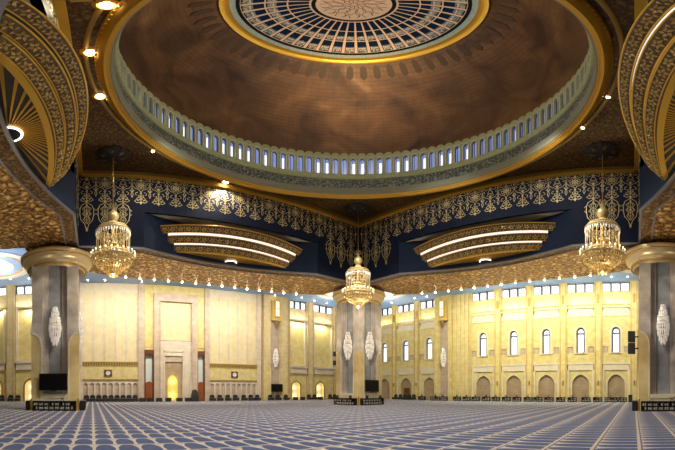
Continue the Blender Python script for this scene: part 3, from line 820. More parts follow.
def grand_pilaster(F, par, t0, t1, mside):
    """broad pier with a tall channel and arched panels at its foot"""
    b = MB(F); w = t1-t0; c = (t0+t1)/2
    b.box(t0, c-1.0, 0, .95, 0, ZC); b.box(c+1.0, t1, 0, .95, 0, ZC); b.box(c-1.0, c+1.0, 0, .45, 0, ZC); b.box(c-1.0,c+1.0,.45,.95,16.2,ZC)
    b.box(c-1.0,c-.8,.45,.7,0,16.2); b.box(c+.8,c+1.0,.45,.7,0,16.2)
    S_(b, 'grand_pier', M[mside], par)
    b = MB(F); b.box(c-.8, c+.8, .45, .47, 0, 16.2); S_(b, 'channel', M['pink_stone'], par)
    b = MB(F)
    for s in (-1, 1):
        e = t0 if s < 0 else t1
        P = [(c+s*1.05,.0),(c+s*1.05,4.6)]+[(c+s*(1.05+(w/2-1.05)*(1-cos(a))), 4.6+1.3*sin(a)) for a in [pi/2*i/8 for i in range(1,9)]]+[(e,0)]
        b.plate_poly(P, .95, 1.0)
    S_(b, 'arched_panel', M['yellow'], par)
    b = MB(F)
    for s in (-1, 1):
        P = [(c+s*1.05,.0),(c+s*1.05,4.6)]+[(c+s*(1.05+(w/2-1.05)*(1-cos(a))), 4.6+1.3*sin(a)) for a in [pi/2*i/8 for i in range(1,9)]]
        b.strip(P, .13, 1.04, .95)
    S_(b, 'panel_trim', M['ledge'], par)
grand_pilaster(FR, wr, 30.3, 34.2-.6, 'yellow')
b = MB(FR)
for i in range(4): b.box(27.55+i*.68, 27.55+(i+1)*.68, 0, .30+.08*i, 0, ZC)
S_(b, 'ribbed_jamb', M['yellow'], wr)
b = MB(FR)
for i in range(4): b.box(27.6+i*.68, 27.72+i*.68, .30+.08*i, .36+.08*i, 0, ZC)
S_(b, 'jamb_bead', M['ledge'], wr)
b = MB(FR); b.box(47.6, D, 0, .6, 0, ZC); S_(b, 'corner_pier', M['yellow'], wr)

# ---- the wall with the prayer niche
def mir(t): return 2*14.9-t
def big_bay(t0, t1):
    b = MB(FL); b.box(t0, t1, 0, .12, 16.2, ZC); S_(b, 'top_band', M['ledge'], wl)
    b = MB(FL); b.box(t0, t1, 0, .10, 5.72, 16.2); S_(b, 'tall_panel', M['cream_panel'], wl)
    b = MB(FL); n = 5
    for i in range(n+1):
        t = t0+.12+(t1-t0-.24)*i/n; b.box(t-.12, t+.12, .10, .17, 5.72, 16.2)
    S_(b, 'panel_strip', M['pale_stone'], wl)
    b = MB(FL); b.box(t0, t1, 0, .28, 3.15, 5.3); S_(b, 'frieze', M['yellow_fine'], wl)
    b = MB(FL); b.box(t0, t1, 0, .45, 5.55, 5.75); b.box(t0,t1,0,.34,3.05,3.25)
    n = int((t1-t0)/.36)
    for i in range(n):
        t = t0+(i+.5)*(t1-t0)/n
        b.plate_poly([(t-.15,5.56),(t-.13,5.25),(t,5.08),(t+.13,5.25),(t+.15,5.56)], .28, .42)
    S_(b, 'dentil_course', M['gold_dull'], wl)
    b = MB(FL); n = int(round((t1-t0)/.86)); w = (t1-t0)/n
    for i in range(n):
        c = t0+(i+.5)*w
        b.arch_plate(c-w/2, c+w/2, .2, 3.05, c, w*.36, 2.35, 2.72, .03, .22, True, 6)
        b.strip([(c-w/2+.02, 3.55),(c-.12,4.2),(c,4.6),(c+.12,4.2),(c+w/2-.02,3.55)], .06, .31, .28)
    b.box(t0,t1,0,.3,0,.2); S_(b, 'wainscot_arcade', M['pale_stone'], wl)
    b = MB(FL); b.box(t0,t1,0,.035,.2,3.05); S_(b, 'wainscot_back', M['pink_stone'], wl)
big_bay(20.3, 28.4); big_bay(mir(28.4), mir(20.3))
for s in (0, 1):
    q = (lambda t: t) if s == 0 else mir
    lo_hi = lambda a, c: tuple(sorted((q(a), q(c))))
    a, c = lo_hi(28.4, 29.1); pilaster(FL, wl, a, c, .5, m='pale_stone', bead=False)
    a, c = lo_hi(29.4, 33.9); grand_pilaster(FL, wl, a, c, 'cream')
    # side bays with a tall lit recess over an arched niche
    for (x0, x1, ac) in ((34.5, 38.1, 35.85), (39.6, 44.2, 41.1)):
        a, c = lo_hi(x0, x1); m_ = q(ac)
        b = MB(FL); b.box(a, c, 0, .25, 14.05, 16.05); S_(b, 'upper_frieze', M['cream'], wl)
        b = MB(FL)
        b.box(a, a+.35, 0, .5, 5.9, 14.05); b.box(c-.35, c, 0, .5, 5.9, 14.05); b.box(a, c, 0, .62, 13.85, 14.1); S_(b, 'recess_frame', M['ledge'], wl)
        b = MB(FL); b.box(a+.35, c-.35, 0, .04, 5.9, 13.85); S_(b, 'recess_panel', M['yellow_fine'], wl)
        b = MB(FL); b.box(a, c, 0, .95, 5.55, 5.9); b.box(a+.1, c-.1, 0, .75, 4.75, 5.55); b.box(a, c, 0, .85, 4.6, 4.78); S_(b, 'ledge', M['pale_stone'], wl)
        b = MB(FL); b.arch_plate(a, c, 0, 4.6, m_, .82, 2.2, 3.1, .03, .5, True, 10); S_(b, 'niche_arch', M['yellow'], wl)
        b = MB(FL); b.strip(arch_pts(m_, .98, 0, 2.2, 3.32, True, 10), .18, .56, .5); S_(b, 'arch_trim', M['gold_dull'], wl)
        b = MB(FL); b.box(m_-.9, m_+.9, 0, .03, 0, 3.2); S_(b, 'niche_back', M['ledge'], wl)
        clerestory(FL, a, c, 3, wl)
    for (x0, x1) in ((33.9, 34.5), (38.2, 39.5), (44.3, 45.6)):
        a, c = lo_hi(x0, x1); pilaster(FL, wl, a, c, .75, m='cream')
b = MB(FL); b.box(46, D, 0, .6, 0, ZC); S_(b, 'corner_pier', M['cream'], wl)
# central bay: prayer niche
b = MB(FL); b.box(9.47,10.35,0,.45,0,ZC); b.box(19.55,20.3,0,.45,0,ZC); S_(b, 'flank_pier', M['pink_stone'], wl)
b = MB(FL); b.box(10.35,11.76,0,.12,7.6,ZC); b.box(18.34,19.55,0,.12,7.6,ZC); b.box(11.76,18.34,0,.12,16.3,ZC); S_(b, 'yellow_panel', M['yellow_fine'], wl)
b = MB(FL); b.box(10.45,11.66,.12,.2,8.0,9.0); b.box(18.44,19.45,.12,.2,8.0,9.0); S_(b, 'small_panel', M['yellow'], wl)
b = MB(FL); b.box(11.76,12.6,0,.6,0,16.2); b.box(17.55,18.34,0,.6,0,16.2); b.box(12.6,17.55,0,.6,15.0,16.2)
b.box(12.55,12.7,.6,.7,0,15.0); b.box(17.45,17.6,.6,.7,0,15.0); b.box(12.6,17.55,.6,.7,14.9,15.05); S_(b, 'great_frame', M['pink_stone'], wl)
b = MB(FL); b.box(12.6,17.55,0,.2,9.15,14.95)
for i in range(14): b.box(12.7,17.45,.2,.24,9.35+i*.4,9.5+i*.4)
S_(b, 'slatted_panel', M['cream_panel'], wl)
b = MB(FL); b.box(12.6,17.55,0,.35,9.0,9.18); b.box(12.6,17.55,0,.40,8.0,8.95); b.box(12.6,13.35,0,.4,0,8.0); b.box(16.1,17.55,0,.4,0,8.0)
b.box(13.35,16.1,0,.4,7.4,8.0); b.box(13.2,13.4,.4,.5,0,7.5); b.box(16.05,16.25,.4,.5,0,7.5); b.box(13.2,16.25,.4,.5,7.3,7.5)
b.box(12.6,12.95,.4,.55,0,3.0); b.box(17.1,17.5,.4,.55,0,3.0)
S_(b, 'pale_frame', M['pale_stone'], wl)
b = MB(FL); b.box(13.4,16.1,0,.34,5.85,6.75); S_(b, 'inscribed_band', M['pink_stone'], wl)
b = MB(FL); b.box(13.4,16.1,0,.42,6.75,7.3); b.box(13.3,16.2,.3,.52,6.7,6.85); S_(b, 'pale_lintel', M['pale_stone'], wl)
b = MB(FL); b.arch_plate(13.4,16.1,0,5.85,14.62,.78,2.9,4.0,-.30,.14,True,10); S_(b, 'niche_arch', M['lattice_brown'], wl)
M['niche_gold'] = mat('niche_gold', (.78,.62,.16), .5)
b = MB(FL); b.box(13.8,15.45,.001,.02,0,4.05)
for i in range(6): b.strip(arch_pts(14.62,.2+.09*i,0,2.4,2.7+.17*i,True,8), .03, .03)
S_(b, 'niche_back', M['niche_gold'], wl)
# tall openings with wooden doors either side of the niche
for i, (a, c) in enumerate(((10.35,11.70),(18.28,19.5))):
    r = struct_root('door_%d' % (i+1)); r.location = FL((a+c)/2, 0, 0); o = Vector(r.location)
    FF = lambda t,d,z: tuple(Vector(FL(t,d,z))-o)
    b = MB(FF); b.box(a,a+.16,.0,.5,0,7.5); b.box(c-.16,c,.0,.5,0,7.5); b.box(a,c,0,.55,6.75,7.55); b.box(a+.05,c-.05,.55,.62,6.9,7.4); S_(b, 'frame', M['darkwood'], r)
    b = MB(FF); b.box(a+.16,c-.16,0,.06,2.6,6.75)
    b.box(a+.16+(c-a)*.35,a+.2+(c-a)*.35,.06,.12,2.6,6.75)
    S_(b, 'curtain_pane', M['screen_glass'], r)
    b = MB(FF); m_ = (a+c)/2
    b.box(a+.16,c-.16,0,.4,0,2.5)
    for (x0,x1) in ((a+.22,m_-.04),(m_+.04,c-.22)):
        b.box(x0,x1,.4,.45,.25,1.15); b.box(x0,x1,.4,.45,1.3,2.3)
    b.box(a+.16,c-.16,.0,.44,2.45,2.62); A = arch_pts(m_, (c-a)/2-.2, 2.6, 2.62, 2.9, False, 6); b.plate_poly(A, .1, .4)
    S_(b, 'leaf', M['wood'], r)
# baseboards
for nm, F in (('qibla', FL), ('window_side', FR)):
    b = MB(F); b.box(DB, D, 0, .04, 0, .12); structure(b.build('baseboard_'+nm, M['lattice_brown']))

# clocks
def make_clock(label, t):
    r = thing('wall_clock', label, 'clock', FL(t, .28, 4.1))
    F = lambda x,d,z: (x, -d, z)
    b = MB(F); b.box(-.55,.55,.0,.10,-.48,.48); b.box(-.55,.55,.10,.14,.40,.48); b.box(-.55,.55,.10,.14,-.48,-.40); b.box(-.55,-.47,.10,.14,-.4,.4); b.box(.47,.55,.10,.14,-.4,.4)
    b.build('case', M['darkwood'], r)
    b = MB(F); b.plate_poly(circ(0,0,.33,24)[:-1], .10, .13); b.build('dial', M['clock_face'], r)
    b = MB(F); b.strip([(0,0),(-.13,.12)], .04, .145); b.build('hour_hand', M['black'], r)
    b = MB(F); b.strip([(0,0),(.04,.25)], .03, .15); b.build('minute_hand', M['black'], r)
    b = MB(F)
    for i in range(12):
        a = 2*pi*i/12; b.strip([(.26*cos(a),.26*sin(a)),(.31*cos(a),.31*sin(a))], .025, .14)
    b.build('hour_marks', M['black'], r)
make_clock('square dark wall clock on the frieze beside the left column', 5.1)
make_clock('square dark wall clock on the frieze between prayer niche and far column', 24.45)
#PART4
# ================================================================== COLUMNS
def make_column(label):
    r = thing('marble_column', label, 'column')
    a = 1.78
    half = [(a,-a+.001)]
    def face(F):
        return [F(-a,a), F(-.93,a), F(-.93,a-.16), F(-.74,a-.16), F(-.74,a-.30), F(-.52,a-.30), F(-.52,a-.46), F(.52,a-.46), F(.52,a-.30), F(.74,a-.30), F(.74,a-.16), F(.93,a-.16), F(.93,a)]
    # go round clockwise seen from above: +y, +x, -y, -x faces
    P = face(lambda u,w: (u,w))+face(lambda u,w: (w,-u))+face(lambda u,w: (-u,-w))+face(lambda u,w: (-w,u))
    b = MB(); b.prism(P[::-1], .0, 12.1); b.build('shaft', M['marble'], r)
    b = MB()
    for k in range(4):
        rot = Matrix.Rotation(k*pi/2, 3, 'Z')
        F = lambda u,d,z: tuple(rot @ Vector((u, a-.46+d, z)))
        b.F = F; b.box(-.5,.5,0,.03,0,11.9)
    b.build('channel_panel', M['marble_dark'], r)
    for k in range(4):      # pale panels that wrap each corner, arched towards the corner edge
        rot = Matrix.Rotation(k*pi/2, 3, 'Z')
        curve = [(1.04,.0),(1.04,4.85)]+[(1.04+(a-1.04)*(1-cos(t)), 4.85+1.05*sin(t)) for t in [pi/2*i/10 for i in range(1,11)]]
        b = MB(); t_ = MB()
        for F in (lambda u,d,z: tuple(rot @ Vector((u, a+d, z))), lambda u,d,z: tuple(rot @ Vector((a+d, u, z)))):
            b.F = F; b.plate_poly(curve+[(a+.045,5.9),(a+.045,0)], 0, .045)
            t_.F = F; t_.strip(curve, .12, .09, .0)
        p = b.build('corner_panel', M['beige'], r); t_.build('panel_trim', M['ledge'], p)
    for k in range(4):      # cream block at the foot of each channel
        rot = Matrix.Rotation(k*pi/2, 3, 'Z')
        b = MB(lambda u,d,z: tuple(rot @ Vector((u, a+d, z)))); b.box(-1.0,1.0,-.42,.06,0,1.25); b.box(-.8,.8,.06,.10,.95,1.2); b.build('foot_block', M['ledge'], r)
    b = MB()
    prof = [(1.8,12.0),(1.9,11.55),(2.15,11.35),(2.2,11.3),(2.3,11.55),(2.45,11.62),(2.5,11.8),(2.72,11.95),(2.78,12.1),(2.82,12.28),(2.95,12.36),(3.0,12.5),(3.0,12.62),(2.92,12.72),(2.3,12.74),(.05,12.74)]
    b.lathe(prof, 72)
    cap = b.build('capital', M['capital'], r, True)
    b = MB(); b.lathe([(2.86,12.30),(2.90,12.26),(2.96,12.30),(2.96,12.38),(2.90,12.40)], 72, closed=True); b.lathe([(2.30,11.45),(2.36,11.40),(2.46,11.5),(2.40,11.58)], 72, closed=True)
    b.build('gilded_band', M['gold_dull'], cap, True)
    b = MB(); b.box(-1.75,1.75,-1.75,1.75,12.74,zB-.01); b.build('neck_block', M['gold_border'], r)
    b = MB(); b.box(-1.86,1.86,-1.86,1.86,0,.10); b.build('plinth', M['beige'], r)
    return r
M['capital'] = mat('capital', (.58,.46,.27), .32, .4)
col = make_column('broad square marble column at the left, its channel holding one crystal lamp')
col.location = (0, 30, 0)
dup(col, (30, 30, 0), 0, 'square marble column standing corner-on in the middle of the hall')
dup(col, (30, 0, 0), 0, 'grey marble column cut off by the right edge of the view')

# ---- low black book racks round the columns
def make_rack(name, w, h, d, holes, rows, label=None, cat='book rack', group=None):
    """front face at local y = 0 facing -y, standing on z = 0"""
    r = thing(name, label or 'rack', cat, group=group)
    b = MB(); b.box(-w/2,w/2,0,d,0,.10); b.box(-w/2,w/2,0,d,h-.06,h); b.box(-w/2,-w/2+.05,0,d,.1,h-.06); b.box(w/2-.05,w/2,0,d,.1,h-.06); b.box(-w/2+.05,w/2-.05,d-.04,d,.1,h-.06)
    cw = (w-.1)/holes; rh = (h-.16)/rows
    for i in range(1, holes): b.box(-w/2+.05+i*cw-.02,-w/2+.05+i*cw+.02,.0,d-.04,.1,h-.06)
    for j in range(1, rows): b.box(-w/2+.05,w/2-.05,.0,d-.04,.1+j*rh-.02,.1+j*rh+.02)
    b.build('case', M['black'], r)
    b = MB(); rn = random.Random(int(w*100)+holes)
    for i in range(holes):
        for j in range(rows):
            x0 = -w/2+.05+i*cw+.05; n = 2 if cw < .5 else 3
            for q in range(n):
                if rn.random() < .25: continue
                bw = (cw-.1)/n
                b.box(x0+q*bw+.02, x0+(q+1)*bw-.03, .03, d-.06, .1+j*rh+.03, .1+j*rh+.03+rh*(.5+.15*rn.random()))
    b.build('books', M['bookpale'], r)['kind'] = 'stuff'
    return r
M['bookpale'] = noisy('bookpale', [(.3,(.30,.27,.21)),(.7,(.72,.68,.58))], 8, rough=.6)
def make_rehal(label, loc, rz=0, group=None):
    """folding X-shaped book rest"""
    r = thing('book_rest', label, 'book rest', loc, rz, group)
    for s in (-1, 1):
        b = MB(); b.add([(s*-.17,-.12,0),(s*-.14,-.12,0),(s*.17,-.12,.30),(s*.14,-.12,.30),(s*-.17,.12,0),(s*-.14,.12,0),(s*.17,.12,.30),(s*.14,.12,.30)],
                        [(0,1,2,3),(7,6,5,4),(0,4,5,1),(1,5,6,2),(2,6,7,3),(3,7,4,0)])
        b.build('panel', M['black'], r)
    return r
rack = make_rack('book_rack', 3.3, .74, .42, 8, 2, 'long low black book rack along the front of the left column', group=None)
RO = 1.88+.42
rack.location = (0, 30-RO, .0)
def rk(loc, rz, label): return dup(rack, loc, rz, label)
rk((-RO, 30, 0), -pi/2, 'low black book rack on the far-left side of the left column')
rk((RO, 30, 0), pi/2, 'low black book rack on the side of the left column facing the prayer niche')
rk((30-RO, 30, 0), -pi/2, 'low black book rack at the left face of the middle column, below a bare channel')
rk((30, 30-RO, 0), 0, 'low black book rack at the foot of the middle column under the screen')
rk((30-RO, 0, 0), -pi/2, 'long low black book rack in front of the right column')
rk((30, RO, 0), pi, 'low black book rack round the corner of the right column, seen end-on')
b = MB()
for (x, y) in ((-1.85,27.95),(1.85,27.95),(28.0,28.0),(28.0,1.8)):
    pass
for (x, y, lb) in ((-1.78,27.9,'narrow gilded corner post at the left end of the left column\'s racks'),(1.78,27.9,'narrow gilded corner post between left column racks, prayer niche side'),
                   (27.95,27.95,'narrow gilded corner post between the two racks of the middle column'),(27.9,1.78,'narrow gilded corner post at the end of the right column\'s rack')):
    p = thing('corner_post', lb, 'post', (x, y, 0))
    b = MB(); b.box(-.06,.06,-.06,.06,.0,.80); b.build('post', M['gold'], p)
    b = MB(); b.ball((0,0,.86),.07,10,6); b.build('finial', M['gold'], p, True)
rest_spots = [((28-.35, 28.9, .74), -pi/2, 'black book rest on the middle column\'s left rack, near the corner post'), ((28-.35, 31.0, .74), -pi/2, 'black book rest on the middle column\'s left rack, outer end'),
              ((28.9, 28-.35, .74), 0, 'black book rest on the middle column\'s right rack, near the corner post'), ((31.0, 28-.35, .74), 0, 'black book rest on the middle column\'s right rack, outer end'),
              ((27.75, .9, .74), -pi/2, 'black book rest on the right column\'s rack, nearest its corner post'), ((27.75, -.6, .74), -pi/2, 'black book rest on the right column\'s rack at the view edge'),
              ((.6, 27.75, .74), 0, 'black book rest on the left column\'s front rack under the screen')]
rehal = None
for loc, rz, lb in rest_spots:
    if rehal is None: rehal = make_rehal(lb, loc, rz)
    else: dup(rehal, loc, rz, lb)

# ---- television screens on stands
def make_tv(label, loc, rz, w=2.15, h=1.28, zc=2.16):
    r = thing('television', label, 'television', loc, rz)
    b = MB(); b.box(-w/2,w/2,0,.09,zc-h/2,zc+h/2); b.box(-w*.32,w*.32,.09,.16,zc-h*.3,zc+h*.3); b.build('housing', M['black'], r)
    b = MB(); b.box(-w/2+.05,w/2-.05,-.008,.0,zc-h/2+.05,zc+h/2-.05); b.build('screen', M['screen'], r)
    b = MB(); b.box(-.30,.30,.16,.22,zc-h*.28,zc+h*.28); b.box(-.35,-.28,.10,.30,zc-.2,zc+.2); b.box(.28,.35,.10,.30,zc-.2,zc+.2); b.build('wall_bracket', M['black'], r)
    b = MB(); b.box(-w*.12,w*.12,-.012,.0,zc-h/2-.07,zc-h/2); b.build('control_strip', M['black_matte'], r)
    return r
tv = make_tv('large flat black screen mounted low on the left column', (-.1, 27.93, 0), 0)
dup(tv, (30, 27.93, -.1), 0, 'black screen mounted low on the right face of the middle column')
dup(tv, (31.65, D-1.23, -.1), 0, 'black screen by the wall pier between prayer niche and middle column')

# ---- crystal wall lamps
def make_sconce(label, loc, rz, group=None):
    """hangs on a wall at local y = 0, sticks out along -y; origin at its middle"""
    r = thing('crystal_lamp', label, 'wall lamp', loc, rz, group)
    b = MB(); b.box(-.12,.12,-.05,0,-1.25,1.25); b.box(-.22,.22,-.06,0,-.5,.5); b.build('backplate', M['crystal_gold'], r)
    tiers = [(1.42,.20,.55),(1.02,.31,.62),(.50,.44,.70),(-.05,.50,.72),(-.52,.43,.65),(-.92,.31,.55),(-1.22,.18,.5)]
    for (z, rad, hh) in tiers:
        b = MB(); n = max(8, int(rad*44))
        b.lathe([(rad*.62,z+hh*.35),(rad,z+hh*.42),(rad*.98,z+hh*.30),(rad*.60,z+hh*.25)], 20, 0, -.36, closed=True)
        for i in range(n):
            a = 2*pi*i/n
            b.gem((rad*.93*cos(a), -.36+rad*.93*sin(a), z), .055, hh*.46)
        b.build('tier', M['crystal'], r)
    b = MB(); b.tube([(0,-.36,-1.45),(0,-.36,1.7)], .05, 8); b.tube([(0,-.36,.9),(0,0,.9)], .04, 8); b.tube([(0,-.36,-.7),(0,0,-.7)], .04, 8); b.ball((0,-.36,-1.5),.08,8,6,1.5); b.build('stem', M['crystal_gold'], r)
    return r
zs = 6.35
sc = make_sconce('white crystal wall lamp in the front channel of the left column', (0, 30-1.34, zs), 0)
for loc, rz, lb in (((-1.34, 30, zs), -pi/2, 'crystal wall lamp on the outer side of the left column, mostly hidden'),
                    ((1.34, 30, zs), pi/2, 'crystal wall lamp on the side of the left column facing the niche'),
                    ((30-1.34, 30, zs), -pi/2, 'white crystal wall lamp in the left channel of the middle column'),
                    ((30, 30-1.34, zs), 0, 'white crystal wall lamp in the middle column channel over the screen'),
                    ((30-1.34, 0, zs), -pi/2, 'white crystal wall lamp on the right column at the edge of the view'),
                    ((31.65, D-.47, 6.9), 0, 'white crystal wall lamp on the wall pier above the small black screen'),
                    ((D-.47, 31.95, 6.9), -pi/2, 'white crystal wall lamp on the yellow pier of the window wall')):
    dup(sc, loc, rz, lb)
# tall lanterns high on the two wall piers
def make_lantern(label, loc, rz):
    r = thing('wall_lantern', label, 'wall lamp', loc, rz)
    b = MB(); b.box(-.95,.95,-.10,0,-1.75,1.65); b.box(-.5,.5,-.14,-.10,-1.75,1.65); b.build('backplate', M['lantern_plate'], r)
    b = MB(); b.box(-.34,.34,-.42,-.14,-1.0,1.5); b.build('glass', M['lantern_glow'], r)
    b = MB()
    for x in (-.36,0,.36): b.box(x-.035,x+.035,-.46,-.1,-1.1,1.6)
    for z in (-1.1,.25,1.55): b.box(-.40,.40,-.47,-.1,z-.05,z+.05)
    b.build('cage', M['gold_bright'], r)
    b = MB(); b.lathe([(.01,-3.0),(.12,-2.9),(.30,-2.2),(.42,-1.75),(.01,-1.7)], 16, 0, -.05, pi, 2*pi); b.build('corbel', M['gold_dull'], r, True)
    return r
M['lantern_plate'] = mat('lantern_plate', (.78,.58,.18), .4, .3)
M['lantern_glow'] = mat('lantern_glow', (1,.9,.6), .4, 0, (1,.84,.48), 1.1)
ln = make_lantern('glowing gilded lantern high on the pier left of the middle column', (31.65, D-.95, 15.0), 0)
dup(ln, (D-.95, 31.95, 15.0), -pi/2, 'glowing gilded lantern high on the yellow pier of the window wall')

# ---- loudspeakers
def make_speaker(label, loc, rz, s=1.0):
    r = thing('loudspeaker', label, 'loudspeaker', loc, rz)
    b = MB(); b.box(-.28*s,.28*s,-.75*s,-.25*s,-.35*s,.35*s); b.build('box', M['black_matte'], r)
    b = MB()
    for z in (-.15*s,.17*s):
        P = [(.13*s*cos(2*pi*i/14), z+.13*s*sin(2*pi*i/14)) for i in range(14)]
        b.add([(x,-.756*s,q) for x, q in P], [tuple(range(14))])
    b.build('cone', M['black'], r)
    b = MB(); b.tube([(0,0,0),(0,-.3*s,0)], .05*s, 8); b.box(-.12*s,.12*s,-.03,0,-.2*s,.2*s); b.build('bracket', M['black'], r)
    return r
sp = make_speaker('upper black loudspeaker bracketed to the side of the right column', (28.5, 1.78, 5.55), pi, 1.1)
dup(sp, (28.5, 1.78, 4.66), pi, 'lower black loudspeaker bracketed to the side of the right column')
sp2 = make_speaker('small upper black loudspeaker on the outer corner of the middle column', (28.36, 31.78, 5.75), pi, .75)
dup(sp2, (28.36, 31.78, 4.72), pi, 'small lower black loudspeaker on the outer corner of the middle column')

# ================================================================== CHANDELIERS
def make_chandelier(label, loc):
    r = thing('chandelier', label, 'chandelier', loc, 0, 'gilded crystal chandeliers')
    zz = lambda h: EYE+h-(ZU)      # local z, origin at the ceiling
    # black ceiling rose with petals
    b = MB()
    n = 96; prof = [(.02,-.02),(.02,-.42),(.35,-.40),(.7,-.30),(1.05,-.22),(1.25,-.10),(1.22,-.02)]
    vs = []
    for i in range(n):
        a = 2*pi*i/n; f = 1-.10*abs(sin(6*a))
        for rr, z in prof: vs.append((rr*(f if rr > .3 else 1)*cos(a), rr*(f if rr > .3 else 1)*sin(a), z))
    k = len(prof)
    b.add(vs, [(i*k+q,((i+1)%n)*k+q,((i+1)%n)*k+q+1,i*k+q+1) for i in range(n) for q in range(k-1)])
    rose = b.build('ceiling_rose', M['black_matte'], r, True)
    b = MB()
    for i in range(6):
        a = 2*pi*i/6+.3; P = lambda rr, w, z: (rr*cos(a)-w*sin(a), rr*sin(a)+w*cos(a), z)
        b.add([P(.45,0,-.41),P(.75,.17,-.33),P(1.02,0,-.26),P(.75,-.17,-.33)], [(0,1,2,3)])
    b.build('petals', M['gold_border'], rose)
    b = MB(); b.tube([(0,0,-.4),(0,0,zz(13.2))], .028, 6); b.build('cord', M['gold'], r)
    b = MB()
    b.lathe([(.03,zz(14.2)),(.06,zz(14.0)),(.16,zz(13.85)),(.08,zz(13.7)),(.14,zz(13.55)),(.34,zz(13.35)),(.42,zz(13.05)),(.33,zz(12.78)),(.20,zz(12.62)),(.34,zz(12.45)),(.42,zz(12.3)),(.25,zz(12.15))], 32)
    crown = b.build('crown', M['chandelier_gold'], r, True)
    b = MB()
    for i in range(8):
        a = 2*pi*i/8
        b.tube([(.08*cos(a),.08*sin(a),zz(13.7)),(.30*cos(a),.30*sin(a),zz(13.95)),(.22*cos(a),.22*sin(a),zz(14.25)),(.10*cos(a),.10*sin(a),zz(14.1))], .02, 5)
    b.build('crown_scrolls', M['chandelier_gold'], crown)
    def ring(b, rad, h, w=.06, hh=.12): b.lathe([(rad-w,zz(h)),(rad,zz(h)+hh*.5),(rad+w,zz(h)),(rad,zz(h)-hh*.5)], 48, closed=True)
    b = MB(); ring(b, 1.16, 11.75, .05, .16); ring(b, 1.0, 12.0, .05, .16)
    for i in range(12):
        a = 2*pi*i/12; b.tube([(.3*cos(a),.3*sin(a),zz(12.2)),(.75*cos(a),.75*sin(a),zz(12.2)),(1.14*cos(a),1.14*sin(a),zz(11.8))], .025, 5)
    up = b.build('upper_ring', M['chandelier_gold'], r)
    b = MB()
    for i in range(40):
        a = 2*pi*i/40; b.gem((1.16*cos(a),1.16*sin(a),zz(11.5)), .045, .22); b.gem((1.0*cos(a+.08),1.0*sin(a+.08),zz(11.8)), .035, .1)
    b.build('drops', M['crystal'], up)['kind'] = 'stuff'
    b = MB()
    for i in range(26):
        a = 2*pi*i/26; b.tube([(1.13*cos(a),1.13*sin(a),zz(11.6)),(1.13*cos(a),1.13*sin(a),zz(9.95))], .022, 5)
    b.build('rods', M['chandelier_gold'], r)
    b = MB()
    for i in range(14):
        a = 2*pi*i/14
        for q in range(5): b.gem((.72*cos(a+q*.2),.72*sin(a+q*.2),zz(11.4-q*.3)), .07, .13)
    b.lathe([(.1,zz(12.2)),(.12,zz(9.2))], 12); b.lathe([(.12,zz(10.9)),(.45,zz(10.7)),(.5,zz(10.55)),(.12,zz(10.3))], 24)
    b.build('inner_crystals', M['crystal_gold'], r)['kind'] = 'stuff'
    b = MB(); ring(b, 1.42, 9.55, .08, .2); ring(b, 1.15, 9.9, .06, .2); ring(b, 1.25, 9.2, .05, .14); ring(b, 1.0, 8.95, .05, .12)
    for i in range(24):
        a = 2*pi*i/24; b.tube([(1.13*cos(a),1.13*sin(a),zz(9.9)),(1.35*cos(a),1.35*sin(a),zz(9.75)),(1.46*cos(a),1.46*sin(a),zz(9.5)),(1.25*cos(a),1.25*sin(a),zz(9.2)),(1.0*cos(a),1.0*sin(a),zz(8.95)),(.55*cos(a),.55*sin(a),zz(8.75))], .022, 5)
    low = b.build('lower_ring', M['chandelier_gold'], r)
    b = MB()
    for i in range(24):
        a = 2*pi*(i+.5)/24; b.tube([(1.50*cos(a),1.50*sin(a),zz(9.6)),(1.50*cos(a),1.50*sin(a),zz(9.85))], .04, 6)
    b.build('candles', M['ledge'], low)
    b = MB()
    for i in range(24):
        a = 2*pi*(i+.5)/24; b.ball((1.50*cos(a),1.50*sin(a),zz(9.93)), .045, 6, 5, 1.5)
    b.build('bulbs', M['candle'], low)
    b = MB()
    for h, rad, n in ((9.35,1.36,44),(9.05,1.15,38),(8.82,.9,30),(8.68,.62,22)):
        for i in range(n):
            a = 2*pi*i/n; b.gem((rad*cos(a),rad*sin(a),zz(h)), .045, .13)
    b.build('bowl_crystals', M['crystal_gold'], r)['kind'] = 'stuff'
    b = MB()
    b.lathe([(.42,zz(8.75)),(.5,zz(8.65)),(.40,zz(8.5)),(.3,zz(8.3)),(.12,zz(8.15)),(.02,zz(8.05))], 24)
    for i in range(16):
        a = 2*pi*i/16; b.gem((.48*cos(a),.48*sin(a),zz(8.5)), .04, .16); b.gem((.3*cos(a),.3*sin(a),zz(8.25)), .04, .14)
    b.build('pendant_cluster', M['crystal_gold'], r)
    return r
ch = make_chandelier('gilded crystal chandelier hanging beside the left column', (4.25, 25.55, ZU))
dup(ch, (25.7, 25.7, ZU), 0, 'gilded crystal chandelier hanging in front of the middle column\'s capital')
dup(ch, (25.7, 4.25, ZU), 0, 'gilded crystal chandelier hanging beside the right column')

